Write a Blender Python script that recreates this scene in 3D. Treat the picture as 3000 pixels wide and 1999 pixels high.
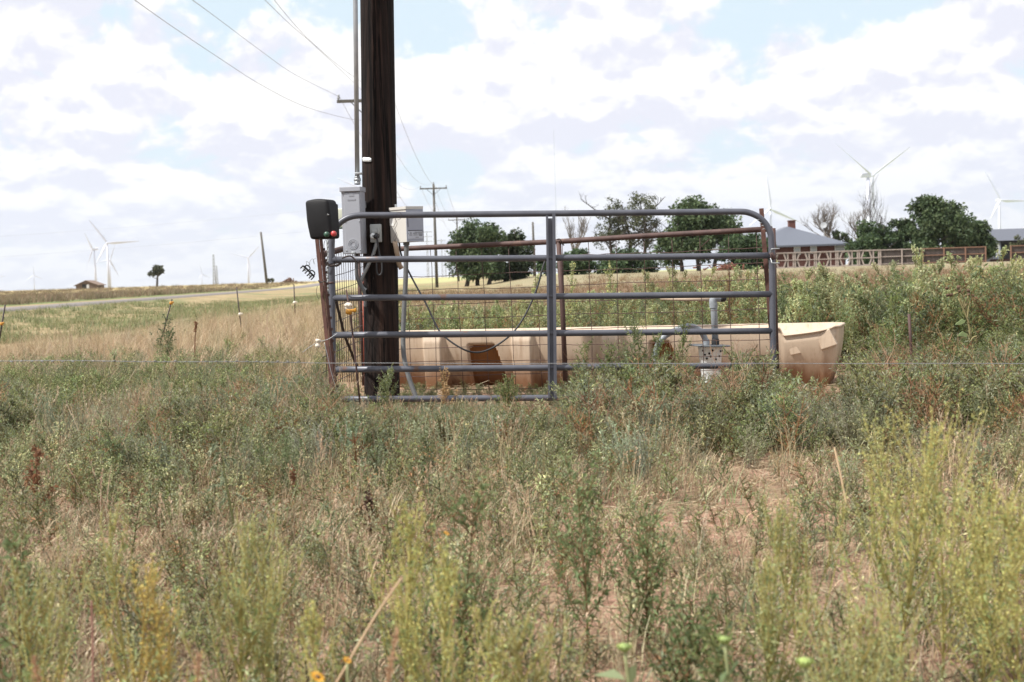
import bpy, bmesh, math, random
import numpy as np
from mathutils import Vector, Matrix

for o in list(bpy.data.objects):
    bpy.data.objects.remove(o)
S = bpy.context.scene
COL = S.collection
R = math.radians
rnd = random.Random(7)
PI = math.pi

# ------------------------------------------------------------------ camera
F = 50.0 / 36.0 * 3000.0
CH = 0.94
HY = 806.0
ROLL = R(1.8)
pitch = math.atan((HY - 999.5) * math.cos(ROLL) / F)          # negative: looks slightly down
F0 = Vector((0, math.cos(pitch), math.sin(pitch)))
U0 = Vector((0, -math.sin(pitch), math.cos(pitch)))
R0 = Vector((1, 0, 0))
CR = R0 * math.cos(ROLL) - U0 * math.sin(ROLL)
CU = U0 * math.cos(ROLL) + R0 * math.sin(ROLL)
CAM = Vector((0, 0, CH))
cd = bpy.data.cameras.new('camera')
cam = bpy.data.objects.new('camera', cd)
COL.objects.link(cam)
m = Matrix((CR, CU, -F0)).transposed().to_4x4()
m.translation = CAM
cam.matrix_world = m
cd.sensor_width = 36
cd.lens = 50
cd.clip_start = 0.05
cd.clip_end = 20000
cd.dof.use_dof = True
cd.dof.focus_distance = 10.0
cd.dof.aperture_fstop = 5.0
S.camera = cam


def P(px, py, d):
    """photo pixel (3000 x 1999 frame) at forward depth d -> point in the place"""
    return CAM + (F0 + CR * ((px - 1500) / F) - CU * ((py - 999.5) / F)) * d


def M(px, d):
    return px * d / F


def yh(px):
    return HY - math.tan(ROLL) * (px - 1500)


# ------------------------------------------------------------------ world, sun, exposure
SUN_EL, SUN_AZ = R(54), R(-114)      # azimuth from +Y, clockwise positive (negative = left of view)
SKY = 0.1
w = bpy.data.worlds.new('World')
S.world = w
w.use_nodes = True
nt = w.node_tree
nt.nodes.clear()
N = nt.nodes.new
L = nt.links.new


def mth(op, a, b=None, c=None, clamp=False):
    n = N('ShaderNodeMath'); n.operation = op; n.use_clamp = clamp
    for i, v in enumerate((a, b, c)):
        if v is None: continue
        if isinstance(v, (int, float)): n.inputs[i].default_value = v
        else: L(v, n.inputs[i])
    return n.outputs[0]


def smst(v, lo, hi):
    n = N('ShaderNodeMapRange'); n.interpolation_type = 'SMOOTHSTEP'
    n.inputs['From Min'].default_value = lo; n.inputs['From Max'].default_value = hi
    L(v, n.inputs['Value'])
    return n.outputs[0]


def mixc(f, a, b):
    n = N('ShaderNodeMix'); n.data_type = 'RGBA'
    if isinstance(f, (int, float)): n.inputs[0].default_value = f
    else: L(f, n.inputs[0])
    for i, v in ((6, a), (7, b)):
        if isinstance(v, tuple): n.inputs[i].default_value = (*v, 1)
        else: L(v, n.inputs[i])
    return n.outputs[2]


tc = N('ShaderNodeTexCoord')
sep = N('ShaderNodeSeparateXYZ'); L(tc.outputs['Generated'], sep.inputs[0])
az = mth('ARCTAN2', sep.outputs[0], sep.outputs[1])
el = mth('ARCSINE', sep.outputs[2])
elp = mth('MAXIMUM', el, 0.0)
u = mth('MULTIPLY', az, 8.0)
v = mth('MULTIPLY', mth('LOGARITHM', mth('ADD', elp, 0.11), math.e), 2.9)


def cnoise(off, scale, detail, rough, seed, dist=0.0):
    c = N('ShaderNodeCombineXYZ'); L(mth('ADD', u, seed * 13.7), c.inputs[0]); L(mth('ADD', v, off), c.inputs[1])
    t = N('ShaderNodeTexNoise'); t.noise_dimensions = '2D'; t.inputs['Scale'].default_value = scale
    t.inputs['Detail'].default_value = detail; t.inputs['Roughness'].default_value = rough
    t.inputs['Distortion'].default_value = dist
    L(c.outputs[0], t.inputs['Vector'])
    return t.outputs[0]


big = cnoise(0, 1.0, 7, 0.57, 5.7, 0.1)
big_up = cnoise(0.24, 1.0, 4, 0.52, 5.7, 0.1)
fine = cnoise(0, 2.9, 5, 0.62, 11.0, 0.35)
fine_up = cnoise(0.075, 2.9, 5, 0.6, 11.0, 0.35)


def billow(off, scale, seed):
    c = N('ShaderNodeCombineXYZ'); L(mth('ADD', u, seed * 13.7), c.inputs[0]); L(mth('ADD', v, off), c.inputs[1])
    wn = N('ShaderNodeTexNoise'); wn.noise_dimensions = '2D'; wn.inputs['Scale'].default_value = 2.2; wn.inputs['Detail'].default_value = 5; L(c.outputs[0], wn.inputs['Vector'])
    vm = N('ShaderNodeVectorMath'); vm.operation = 'MULTIPLY_ADD'; L(wn.outputs[1], vm.inputs[0]); vm.inputs[1].default_value = (.28, .28, .28); L(c.outputs[0], vm.inputs[2])
    t = N('ShaderNodeTexVoronoi'); t.voronoi_dimensions = '2D'; t.feature = 'SMOOTH_F1'; t.inputs['Scale'].default_value = scale; t.inputs['Smoothness'].default_value = .35
    t.inputs['Detail'].default_value = 3; t.inputs['Roughness'].default_value = .55; t.inputs['Lacunarity'].default_value = 2.1
    L(vm.outputs[0], t.inputs['Vector'])
    return mth('SUBTRACT', 1.0, t.outputs['Distance'])


puff = billow(0, 1.5, 2.0)
puff_up = billow(0.13, 1.5, 2.0)
dens = mth('ADD', mth('MULTIPLY', big, 0.62), mth('ADD', mth('MULTIPLY', fine, 0.18), mth('MULTIPLY', puff, 0.2)))
gap = None
for (ga, ge, sa, se, amp) in ((-.18, .192, .065, .024, .16), (.18, .178, .07, .024, .15), (-.355, .12, .04, .025, .12),
                              (.035, .165, .025, .02, .06), (-.05, .07, .5, .03, .03)):
    da = mth('DIVIDE', mth('SUBTRACT', az, ga), sa); de = mth('DIVIDE', mth('SUBTRACT', el, ge), se)
    g = mth('MULTIPLY', mth('POWER', math.e, mth('MULTIPLY', mth('ADD', mth('MULTIPLY', da, da), mth('MULTIPLY', de, de)), -1.0)), amp)
    gap = g if gap is None else mth('ADD', gap, g)
dens = mth('SUBTRACT', dens, gap)
cover = smst(dens, 0.27, 0.37)
lit = smst(mth('ADD', mth('ADD', mth('MULTIPLY', mth('SUBTRACT', big, big_up), 2.0), mth('MULTIPLY', mth('SUBTRACT', fine, fine_up), 0.8)), mth('MULTIPLY', mth('SUBTRACT', puff, puff_up), 1.1)), -0.3, 0.32)
sky = N('ShaderNodeTexSky'); sky.sky_type = 'NISHITA'; sky.sun_disc = False
sky.sun_elevation = SUN_EL; sky.sun_rotation = SUN_AZ
sky.air_density = 1.0; sky.dust_density = 1.2; sky.ozone_density = 1.0
k = 1.0 / SKY
cl_dark = (0.545 * k, 0.555 * k, 0.625 * k)
cl_lit = (0.72 * k, 0.715 * k, 0.71 * k)
blue = mixc(0.88, sky.outputs[0], (0.50 * k, 0.59 * k, 0.65 * k))
cloud = mixc(lit, cl_dark, cl_lit)
colr = mixc(cover, blue, cloud)
pale = mth('SUBTRACT', 1.0, smst(el, 0.0, 0.14))
colr = mixc(mth('MULTIPLY', pale, 0.6), colr, (0.525 * k, 0.565 * k, 0.635 * k))
bg = N('ShaderNodeBackground'); bg.inputs[1].default_value = SKY
L(colr, bg.inputs[0])
out = N('ShaderNodeOutputWorld'); L(bg.outputs[0], out.inputs[0])

sd = bpy.data.lights.new('sun', 'SUN'); sd.energy = 4.2; sd.angle = R(1.0); sd.color = (1, 0.965, 0.91)
sun = bpy.data.objects.new('sun', sd); COL.objects.link(sun)
sv = Vector((math.sin(SUN_AZ) * math.cos(SUN_EL), math.cos(SUN_AZ) * math.cos(SUN_EL), math.sin(SUN_EL)))
sun.rotation_euler = sv.to_track_quat('Z', 'Y').to_euler()
S.view_settings.view_transform = 'Standard'
S.view_settings.look = 'None'
S.view_settings.exposure = 0.66
S.view_settings.gamma = 1.0
S.view_settings.use_curve_mapping = False
S.render.engine = 'CYCLES'
S.cycles.max_bounces = 6
S.cycles.diffuse_bounces = 4
S.cycles.transparent_max_bounces = 8
S.cycles.use_denoising = True

# ------------------------------------------------------------------ materials
MATS = {}


def mat(name, c1, c2=None, scale=6.0, rough=0.7, metal=0.0, bump=0.0, stretch=(1, 1, 1), c3=None, t3=(0.6, 0.7), s3=2.0, spec=0.5, bscale=None, detail=6):
    if name in MATS: return MATS[name]
    mt = bpy.data.materials.new(name); mt.use_nodes = True
    t = mt.node_tree; b = t.nodes['Principled BSDF']
    b.inputs['Roughness'].default_value = rough; b.inputs['Metallic'].default_value = metal
    b.inputs['Specular IOR Level'].default_value = spec
    n = t.nodes.new; l = t.links.new
    c2 = c2 or tuple(x * 0.75 for x in c1)
    co = n('ShaderNodeTexCoord'); mp = n('ShaderNodeMapping'); mp.inputs['Scale'].default_value = stretch
    l(co.outputs['Object'], mp.inputs[0])
    no = n('ShaderNodeTexNoise'); no.inputs['Scale'].default_value = scale; no.inputs['Detail'].default_value = detail
    l(mp.outputs[0], no.inputs['Vector'])
    rp = n('ShaderNodeMapRange'); rp.inputs['From Min'].default_value = .32; rp.inputs['From Max'].default_value = .68
    l(no.outputs[0], rp.inputs['Value'])
    mx = n('ShaderNodeMix'); mx.data_type = 'RGBA'; l(rp.outputs[0], mx.inputs[0])
    mx.inputs[6].default_value = (*c1, 1); mx.inputs[7].default_value = (*c2, 1)
    res = mx.outputs[2]
    if c3:
        n3 = n('ShaderNodeTexNoise'); n3.inputs['Scale'].default_value = s3; n3.inputs['Detail'].default_value = 8; n3.inputs['Roughness'].default_value = .65
        l(mp.outputs[0], n3.inputs['Vector'])
        r3 = n('ShaderNodeMapRange'); r3.inputs['From Min'].default_value = t3[0]; r3.inputs['From Max'].default_value = t3[1]
        l(n3.outputs[0], r3.inputs['Value'])
        m3 = n('ShaderNodeMix'); m3.data_type = 'RGBA'; l(r3.outputs[0], m3.inputs[0]); l(res, m3.inputs[6]); m3.inputs[7].default_value = (*c3, 1)
        res = m3.outputs[2]
    l(res, b.inputs['Base Color'])
    if bump:
        bp = n('ShaderNodeBump'); bp.inputs['Strength'].default_value = bump; bp.inputs['Distance'].default_value = 0.02
        if bscale:
            n4 = n('ShaderNodeTexNoise'); n4.inputs['Scale'].default_value = bscale; n4.inputs['Detail'].default_value = 6
            l(mp.outputs[0], n4.inputs['Vector']); l(n4.outputs[0], bp.inputs['Height'])
        else:
            l(no.outputs[0], bp.inputs['Height'])
        l(bp.outputs[0], b.inputs['Normal'])
    MATS[name] = mt
    return mt


def leafmat(name, trans=0.3, rough=0.6):
    """colour from the plant's own leaf colours; light passes through thin leaves"""
    mt = bpy.data.materials.new(name); mt.use_nodes = True
    t = mt.node_tree; t.nodes.clear(); n = t.nodes.new; l = t.links.new
    a = n('ShaderNodeAttribute'); a.attribute_name = 'Col'
    d = n('ShaderNodeBsdfDiffuse'); tr = n('ShaderNodeBsdfTranslucent'); g = n('ShaderNodeBsdfGlossy'); g.inputs['Roughness'].default_value = rough
    l(a.outputs['Color'], d.inputs[0]); l(a.outputs['Color'], tr.inputs[0]); g.inputs[0].default_value = (.5, .5, .5, 1)
    mx = n('ShaderNodeMixShader'); mx.inputs[0].default_value = trans; l(d.outputs[0], mx.inputs[1]); l(tr.outputs[0], mx.inputs[2])
    m2 = n('ShaderNodeMixShader'); m2.inputs[0].default_value = 0.035; l(mx.outputs[0], m2.inputs[1]); l(g.outputs[0], m2.inputs[2])
    o = n('ShaderNodeOutputMaterial'); l(m2.outputs[0], o.inputs[0])
    return mt


LEAF = leafmat('leaf_surface', 0.45)
GRASSM = leafmat('grass_blade', 0.25, 0.5)
CROWNM = leafmat('tree_leaf', 0.15)

gate_paint = mat('gate_paint', (.098, .102, .122), (.07, .073, .09), 9, .42, .15, .05, c3=(.12, .065, .045), t3=(.62, .68), s3=6)
rust = mat('rusted_steel', (.092, .05, .042), (.058, .031, .027), 14, .7, .1, .25, c3=(.17, .095, .065), t3=(.6, .72), s3=8)
rust_light = mat('rusty_angle_iron', (.115, .05, .036), (.07, .032, .025), 18, .8, .1, .3, c3=(.24, .13, .07), t3=(.6, .7), s3=6)
wire_rust = mat('rusted_wire', (.10, .055, .045), (.06, .035, .03), 30, .7, .3)
dark_wire = mat('dark_wire', (.035, .03, .03), (.06, .04, .035), 30, .6, .3)
galv = mat('galvanised_metal', (.36, .375, .38), (.28, .295, .305), 10, .45, .5, .05)
conduit_m = mat('grey_conduit', (.15, .155, .155), (.12, .12, .12), 12, .55, .1)
box_grey = mat('grey_enamel', (.33, .342, .375), (.30, .312, .345), 3, .5, .0, .02)
box_white = mat('cream_enamel', (.56, .54, .50), (.52, .495, .455), 4, .5, 0, .02)
box_shaded = mat('shaded_enamel', (.34, .36, .42), (.31, .33, .39), 4, .5, 0, .02)  # cream box's front: shade away from the sun put into its colour
label_m = mat('pale_label', (.5, .52, .57), (.46, .48, .53), 6, .6)
ink = mat('dark_ink', (.03, .03, .035), (.04, .04, .04), 6, .6)
black_plastic = mat('black_plastic', (.011, .011, .012), (.014, .014, .015), 8, .6, 0, .03, spec=.2)
rubber = mat('black_rubber', (.018, .018, .02), (.028, .028, .03), 10, .6)
poly = None
white_plastic = mat('white_plastic', (.82, .85, .84), (.74, .77, .76), 5, .5, c3=(.5, .45, .37), t3=(.7, .85), s3=7)
ceramic = mat('ceramic_white', (.74, .68, .58), (.6, .52, .42), 10, .4)
yellow_p = mat('yellow_plastic', (.52, .24, .02), (.42, .19, .02), 10, .45)
pvc = mat('grey_pvc', (.27, .29, .31), (.23, .25, .27), 8, .5)
tan_pipe = mat('tan_pipe', (.5, .39, .28), (.42, .31, .22), 8, .6)
red_p = mat('red_plastic', (.5, .06, .06), (.45, .05, .05), 6, .4)
green_p = mat('green_plastic', (.03, .09, .06), (.028, .08, .05), 6, .4)
orange_p = mat('orange_paint', (.4, .07, .035), (.3, .05, .03), 8, .6)
wood_pole_far = mat('weathered_pole', (.11, .1, .085), (.07, .065, .055), 4, .85, stretch=(4, 4, .5))
wood_fence = mat('weathered_board', (.045, .035, .031), (.085, .063, .055), 3, .85, stretch=(6, 6, .3))
wood_rail = mat('cedar_rail', (.26, .145, .095), (.2, .11, .075), 3, .8)
wood_rail_grey = mat('greyed_rail', (.40, .335, .30), (.33, .275, .24), 3, .8)
brick = mat('red_brick', (.10, .038, .03), (.075, .03, .025), 5, .9)
chim = mat('chimney_brick', (.15, .06, .045), (.11, .045, .035), 5, .9)
glassy = mat('window_glass', (.35, .38, .4), (.28, .3, .32), 2, .15, 0, spec=.6)
frame_w = mat('white_frame', (.55, .56, .57), (.5, .5, .5), 4, .6)
turb = mat('turbine_white', (.60, .625, .74), (.57, .595, .70), .2, .5)
steel_far = mat('galvanised_lattice', (.3, .31, .32), (.25, .26, .27), 1, .6)
bark = mat('bark', (.075, .06, .05), (.045, .037, .032), 6, .9, 0, .3, stretch=(3, 3, .6))
bark_pale = mat('pale_bark', (.2, .17, .145), (.14, .12, .1), 5, .9)
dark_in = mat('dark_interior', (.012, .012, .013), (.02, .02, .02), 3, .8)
stalk_m = mat('dry_stalk', (.42, .3, .18), (.33, .22, .13), 10, .85)


def wood_pole_material():  # dark, streaked along the grain
    mt = bpy.data.materials.new('creosote_pole'); mt.use_nodes = True
    t = mt.node_tree; b = t.nodes['Principled BSDF']; n = t.nodes.new; l = t.links.new
    b.inputs['Roughness'].default_value = .9; b.inputs['Specular IOR Level'].default_value = .2
    co = n('ShaderNodeTexCoord')

    def nz(scale, st, detail=7, rough=.6):
        mp = n('ShaderNodeMapping'); mp.inputs['Scale'].default_value = st; l(co.outputs['Object'], mp.inputs[0])
        x = n('ShaderNodeTexNoise'); x.inputs['Scale'].default_value = scale; x.inputs['Detail'].default_value = detail; x.inputs['Roughness'].default_value = rough
        l(mp.outputs[0], x.inputs[0]); return x.outputs[0]
    a = nz(26, (1, 1, .035)); c = nz(9, (1, 1, .06)); e = nz(60, (1, 1, .02), 4); kn = nz(5, (1, 1, .9), 3)
    cr = n('ShaderNodeValToRGB'); l(a, cr.inputs[0])
    el_ = cr.color_ramp.elements
    el_[0].position = .3; el_[0].color = (.005, .004, .0038, 1); el_[1].position = .78; el_[1].color = (.056, .031, .0225, 1)
    x = cr.color_ramp.elements.new(.5); x.color = (.017, .011, .0092, 1)
    mx = n('ShaderNodeMix'); mx.data_type = 'RGBA'; mx.blend_type = 'MULTIPLY'; mx.inputs[0].default_value = .8
    r2 = n('ShaderNodeMapRange'); r2.inputs['From Min'].default_value = .35; r2.inputs['From Max'].default_value = .6; r2.inputs['To Min'].default_value = .45; r2.inputs['To Max'].default_value = 1.25
    l(c, r2.inputs[0]); l(cr.outputs[0], mx.inputs[6]); l(r2.outputs[0], mx.inputs[7])
    # drying cracks: thin long dark checks
    ck = n('ShaderNodeMapRange'); ck.inputs['From Min'].default_value = .40; ck.inputs['From Max'].default_value = .44; ck.inputs['To Min'].default_value = .18
    l(nz(34, (1, 1, .018), 3, .5), ck.inputs[0])
    m5 = n('ShaderNodeMix'); m5.data_type = 'RGBA'; m5.blend_type = 'MULTIPLY'; m5.inputs[0].default_value = 1; l(mx.outputs[2], m5.inputs[6]); l(ck.outputs[0], m5.inputs[7]); mx = m5
    l(mx.outputs[2], b.inputs['Base Color'])
    ad = n('ShaderNodeMath'); ad.operation = 'ADD'; l(a, ad.inputs[0]); l(e, ad.inputs[1])
    ad2 = n('ShaderNodeMath'); ad2.operation = 'ADD'; l(ad.outputs[0], ad2.inputs[0]); l(kn, ad2.inputs[1])
    bp = n('ShaderNodeBump'); bp.inputs['Strength'].default_value = .9; bp.inputs['Distance'].default_value = .012
    l(ad2.outputs[0], bp.inputs['Height']); l(bp.outputs[0], b.inputs['Normal'])
    return mt


def poly_material(name, stained):
    mt = bpy.data.materials.new(name); mt.use_nodes = True
    t = mt.node_tree; b = t.nodes['Principled BSDF']; n = t.nodes.new; l = t.links.new
    b.inputs['Roughness'].default_value = .5
    co = n('ShaderNodeTexCoord'); sp = n('ShaderNodeSeparateXYZ'); l(co.outputs['Object'], sp.inputs[0])
    mp = n('ShaderNodeMapping'); mp.inputs['Scale'].default_value = (3, 3, .8); l(co.outputs['Object'], mp.inputs[0])
    x = n('ShaderNodeTexNoise'); x.inputs['Scale'].default_value = 2.2; x.inputs['Detail'].default_value = 9; x.inputs['Roughness'].default_value = .65
    l(mp.outputs[0], x.inputs[0])
    # mud and rust stain splashed up from the soil, ragged upper limit
    h = n('ShaderNodeMath'); h.operation = 'MULTIPLY_ADD'; l(x.outputs[0], h.inputs[0]); h.inputs[1].default_value = -.42; l(sp.outputs[2], h.inputs[2])
    r = n('ShaderNodeMapRange'); r.interpolation_type = 'SMOOTHSTEP'; r.inputs['From Min'].default_value = .12; r.inputs['From Max'].default_value = -.16
    l(h.outputs[0], r.inputs[0])
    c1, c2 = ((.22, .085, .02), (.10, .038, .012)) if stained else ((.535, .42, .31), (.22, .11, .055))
    x2 = n('ShaderNodeTexNoise'); x2.inputs['Scale'].default_value = 5; x2.inputs['Detail'].default_value = 6; l(co.outputs['Object'], x2.inputs[0])
    mv = n('ShaderNodeMix'); mv.data_type = 'RGBA'; l(x2.outputs[0], mv.inputs[0]); mv.inputs[6].default_value = (*[q * 1.04 for q in c1], 1); mv.inputs[7].default_value = (*[q * .93 for q in c1], 1)
    mx = n('ShaderNodeMix'); mx.data_type = 'RGBA'; l(r.outputs[0], mx.inputs[0]); l(mv.outputs[2], mx.inputs[6]); mx.inputs[7].default_value = (*c2, 1)
    # dried water runs and scuffs
    mp3 = n('ShaderNodeMapping'); mp3.inputs['Scale'].default_value = (16, 16, .9); l(co.outputs['Object'], mp3.inputs[0])
    x3 = n('ShaderNodeTexNoise'); x3.inputs['Scale'].default_value = 1.6; x3.inputs['Detail'].default_value = 7; x3.inputs['Roughness'].default_value = .7; l(mp3.outputs[0], x3.inputs[0])
    r3 = n('ShaderNodeMapRange'); r3.inputs['From Min'].default_value = .52; r3.inputs['From Max'].default_value = .72; r3.inputs['To Max'].default_value = .5; l(x3.outputs[0], r3.inputs[0])
    m3 = n('ShaderNodeMix'); m3.data_type = 'RGBA'; l(r3.outputs[0], m3.inputs[0]); l(mx.outputs[2], m3.inputs[6]); m3.inputs[7].default_value = (*c2, 1); mx = m3
    l(mx.outputs[2], b.inputs['Base Color'])
    bp = n('ShaderNodeBump'); bp.inputs['Strength'].default_value = .12; bp.inputs['Distance'].default_value = .01; l(x2.outputs[0], bp.inputs['Height']); l(bp.outputs[0], b.inputs['Normal'])
    return mt


def roof_material(name, c, ribs):
    mt = bpy.data.materials.new(name); mt.use_nodes = True
    t = mt.node_tree; b = t.nodes['Principled BSDF']; n = t.nodes.new; l = t.links.new
    b.inputs['Roughness'].default_value = .45; b.inputs['Metallic'].default_value = .2
    co = n('ShaderNodeTexCoord'); wv = n('ShaderNodeTexWave'); wv.bands_direction = 'X'; wv.inputs['Scale'].default_value = ribs
    l(co.outputs['Object'], wv.inputs[0])
    mx = n('ShaderNodeMix'); mx.data_type = 'RGBA'; l(wv.outputs[0], mx.inputs[0]); mx.inputs[6].default_value = (*[q * .88 for q in c], 1); mx.inputs[7].default_value = (*c, 1)
    l(mx.outputs[2], b.inputs['Base Color'])
    bp = n('ShaderNodeBump'); bp.inputs['Strength'].default_value = .5; bp.inputs['Distance'].default_value = .05; l(wv.outputs[0], bp.inputs['Height']); l(bp.outputs[0], b.inputs['Normal'])
    return mt


# ------------------------------------------------------------------ object helpers
def tag(o, label=None, cat=None, group=None, kind=None):
    if label: o['label'] = label
    if cat: o['category'] = cat
    if group: o['group'] = group
    if kind: o['kind'] = kind
    return o


def thing(name, loc, label, cat, group=None):
    o = bpy.data.objects.new(name, None); COL.objects.link(o); o.location = loc
    o.empty_display_size = .1
    return tag(o, label, cat, group)


def root_loc(o):
    v_ = Vector((0, 0, 0))
    while o is not None:
        v_ = v_ + o.location; o = o.parent
    return v_


class MB:
    def __init__(s):
        s.v, s.f, s.sm, s.mi = [], [], [], []

    def add(s, vs, fs, smooth=False, mi=0):
        b = len(s.v)
        s.v += [tuple(x) for x in vs]
        for f in fs:
            s.f.append(tuple(i + b for i in f)); s.sm.append(smooth); s.mi.append(mi)
        return s

    def box(s, c, size, rot=None, mi=0):
        x, y, z = (q / 2 for q in size)
        vs = [Vector(p) for p in ((-x, -y, -z), (x, -y, -z), (x, y, -z), (-x, y, -z), (-x, -y, z), (x, -y, z), (x, y, z), (-x, y, z))]
        if rot is not None: vs = [rot @ p for p in vs]
        c = Vector(c)
        return s.add([p + c for p in vs], [(0, 3, 2, 1), (4, 5, 6, 7), (0, 1, 5, 4), (1, 2, 6, 5), (2, 3, 7, 6), (3, 0, 4, 7)], False, mi)

    def rbox(s, c, size, r=.01, seg=3, rot=None, shape=None, mi=0, smooth=True):
        bm = bmesh.new(); bmesh.ops.create_cube(bm, size=1)
        bmesh.ops.scale(bm, vec=Vector(size), verts=bm.verts)
        bmesh.ops.bevel(bm, geom=list(bm.edges), offset=r, segments=seg, profile=.5, affect='EDGES')
        bm.verts.index_update()
        vs = [q.co.copy() for q in bm.verts]; fs = [tuple(q.index for q in f.verts) for f in bm.faces]
        bm.free()
        if shape: vs = [Vector(shape(q)) for q in vs]
        if rot is not None: vs = [rot @ q for q in vs]
        c = Vector(c)
        return s.add([q + c for q in vs], fs, smooth, mi)

    def tube(s, pts, r, n=10, cap=True, mi=0):
        pts = [Vector(p) for p in pts]
        rs = r if isinstance(r, (list, tuple)) else [r] * len(pts)
        vs, fs = [], []
        t0 = (pts[1] - pts[0]).normalized()
        a = t0.orthogonal().normalized()
        for i, p in enumerate(pts):
            t = (pts[min(i + 1, len(pts) - 1)] - pts[max(i - 1, 0)])
            t = t.normalized() if t.length > 1e-9 else t0
            a = (a - t * a.dot(t)).normalized(); b = t.cross(a)
            for k in range(n):
                q = 2 * PI * k / n
                vs.append(p + (a * math.cos(q) + b * math.sin(q)) * rs[i])
        for i in range(len(pts) - 1):
            for k in range(n):
                k2 = (k + 1) % n
                fs.append((i * n + k, i * n + k2, (i + 1) * n + k2, (i + 1) * n + k))
        s.add(vs, fs, True, mi)
        if cap:
            b0 = len(s.v) - len(vs)
            s.f.append(tuple(b0 + k for k in reversed(range(n)))); s.sm.append(False); s.mi.append(mi)
            e = b0 + (len(pts) - 1) * n
            s.f.append(tuple(e + k for k in range(n))); s.sm.append(False); s.mi.append(mi)
        return s

    def lathe(s, prof, base, axis, n=20, mi=0):
        """prof: (radius, height) along axis from base"""
        axis = Vector(axis).normalized(); a = axis.orthogonal().normalized(); b = axis.cross(a); base = Vector(base)
        vs, fs = [], []
        for r_, h_ in prof:
            for k in range(n):
                q = 2 * PI * k / n
                vs.append(base + axis * h_ + (a * math.cos(q) + b * math.sin(q)) * r_)
        for i in range(len(prof) - 1):
            for k in range(n):
                k2 = (k + 1) % n
                fs.append((i * n + k, i * n + k2, (i + 1) * n + k2, (i + 1) * n + k))
        return s.add(vs, fs, True, mi)

    def quad(s, a, b, c, d, mi=0):
        return s.add([a, b, c, d], [(0, 1, 2, 3)], False, mi)

    def bar(s, p0, p1, w_, t_, front=(0, -1, 0), mi=0):
        """rectangular bar p0..p1: w_ across (seen from front), t_ in depth"""
        p0, p1 = Vector(p0), Vector(p1); ax = (p1 - p0).normalized(); fr = Vector(front); sd_ = ax.cross(fr).normalized(); fr = sd_.cross(ax).normalized()
        vs = []
        for p in (p0, p1):
            for a_, b_ in ((-1, -1), (1, -1), (1, 1), (-1, 1)):
                vs.append(p + sd_ * (a_ * w_ / 2) + fr * (b_ * t_ / 2))
        return s.add(vs, [(0, 1, 2, 3), (7, 6, 5, 4), (0, 4, 5, 1), (1, 5, 6, 2), (2, 6, 7, 3), (3, 7, 4, 0)], False, mi)

    def build(s, name, mats, parent=None):
        if not isinstance(mats, (list, tuple)): mats = [mats]
        off = root_loc(parent) if parent else Vector((0, 0, 0))
        me = bpy.data.meshes.new(name)
        me.from_pydata([(x - off.x, y - off.y, z - off.z) for x, y, z in s.v], [], s.f)
        for q in mats: me.materials.append(q)
        me.polygons.foreach_set('use_smooth', s.sm)
        me.polygons.foreach_set('material_index', s.mi)
        me.update()
        bm = bmesh.new(); bm.from_mesh(me); bmesh.ops.recalc_face_normals(bm, faces=bm.faces); bm.to_mesh(me); bm.free()
        o = bpy.data.objects.new(name, me); COL.objects.link(o)
        if parent: o.parent = parent
        return o


def smooth_path(pts, n=6):
    pts = [Vector(p) for p in pts]
    res = []
    for i in range(len(pts) - 1):
        p0 = pts[max(i - 1, 0)]; p1 = pts[i]; p2 = pts[i + 1]; p3 = pts[min(i + 2, len(pts) - 1)]
        for j in range(n):
            t = j / n
            res.append(.5 * ((2 * p1) + (p2 - p0) * t + (2 * p0 - 5 * p1 + 4 * p2 - p3) * t * t + (3 * p1 - p0 - 3 * p2 + p3) * t ** 3))
    res.append(pts[-1])
    return res


def PX(lst, d):
    """list of pixels -> points; d a depth or a pair of depths"""
    n_ = len(lst)
    return [P(a[0], a[1], (d if isinstance(d, (int, float)) else d[0] + (d[1] - d[0]) * i / max(1, n_ - 1))) for i, a in enumerate(lst)]


# ------------------------------------------------------------------ terrain
def ss(a, b, x):
    t = np.clip((np.asarray(x, float) - a) / (b - a), 0, 1)
    return t * t * (3 - 2 * t)


def vnoise(x, y, sc, seed=0):
    """value noise 0..1"""
    x = np.asarray(x, float) * sc + seed * 17.31; y = np.asarray(y, float) * sc + seed * 7.77
    xi = np.floor(x).astype(np.int64); yi = np.floor(y).astype(np.int64); fx = x - xi; fy = y - yi
    fx = fx * fx * (3 - 2 * fx); fy = fy * fy * (3 - 2 * fy)

    def h(a, b):
        n_ = (a * 374761393 + b * 668265263 + seed * 974711) & 0xffffffff
        n_ = ((n_ ^ (n_ >> 13)) * 1274126177) & 0xffffffff
        return ((n_ ^ (n_ >> 16)) & 0xffff) / 65535.0
    return (h(xi, yi) * (1 - fx) + h(xi + 1, yi) * fx) * (1 - fy) + (h(xi, yi + 1) * (1 - fx) + h(xi + 1, yi + 1) * fx) * fy


def fb(x, y, sc, seed=0):
    return (vnoise(x, y, sc, seed) * .55 + vnoise(x, y, sc * 2.1, seed + 1) * .3 + vnoise(x, y, sc * 4.3, seed + 2) * .15)


def road_x(y):
    return -27.0 - .047 * (np.asarray(y, float) - 75)


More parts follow.
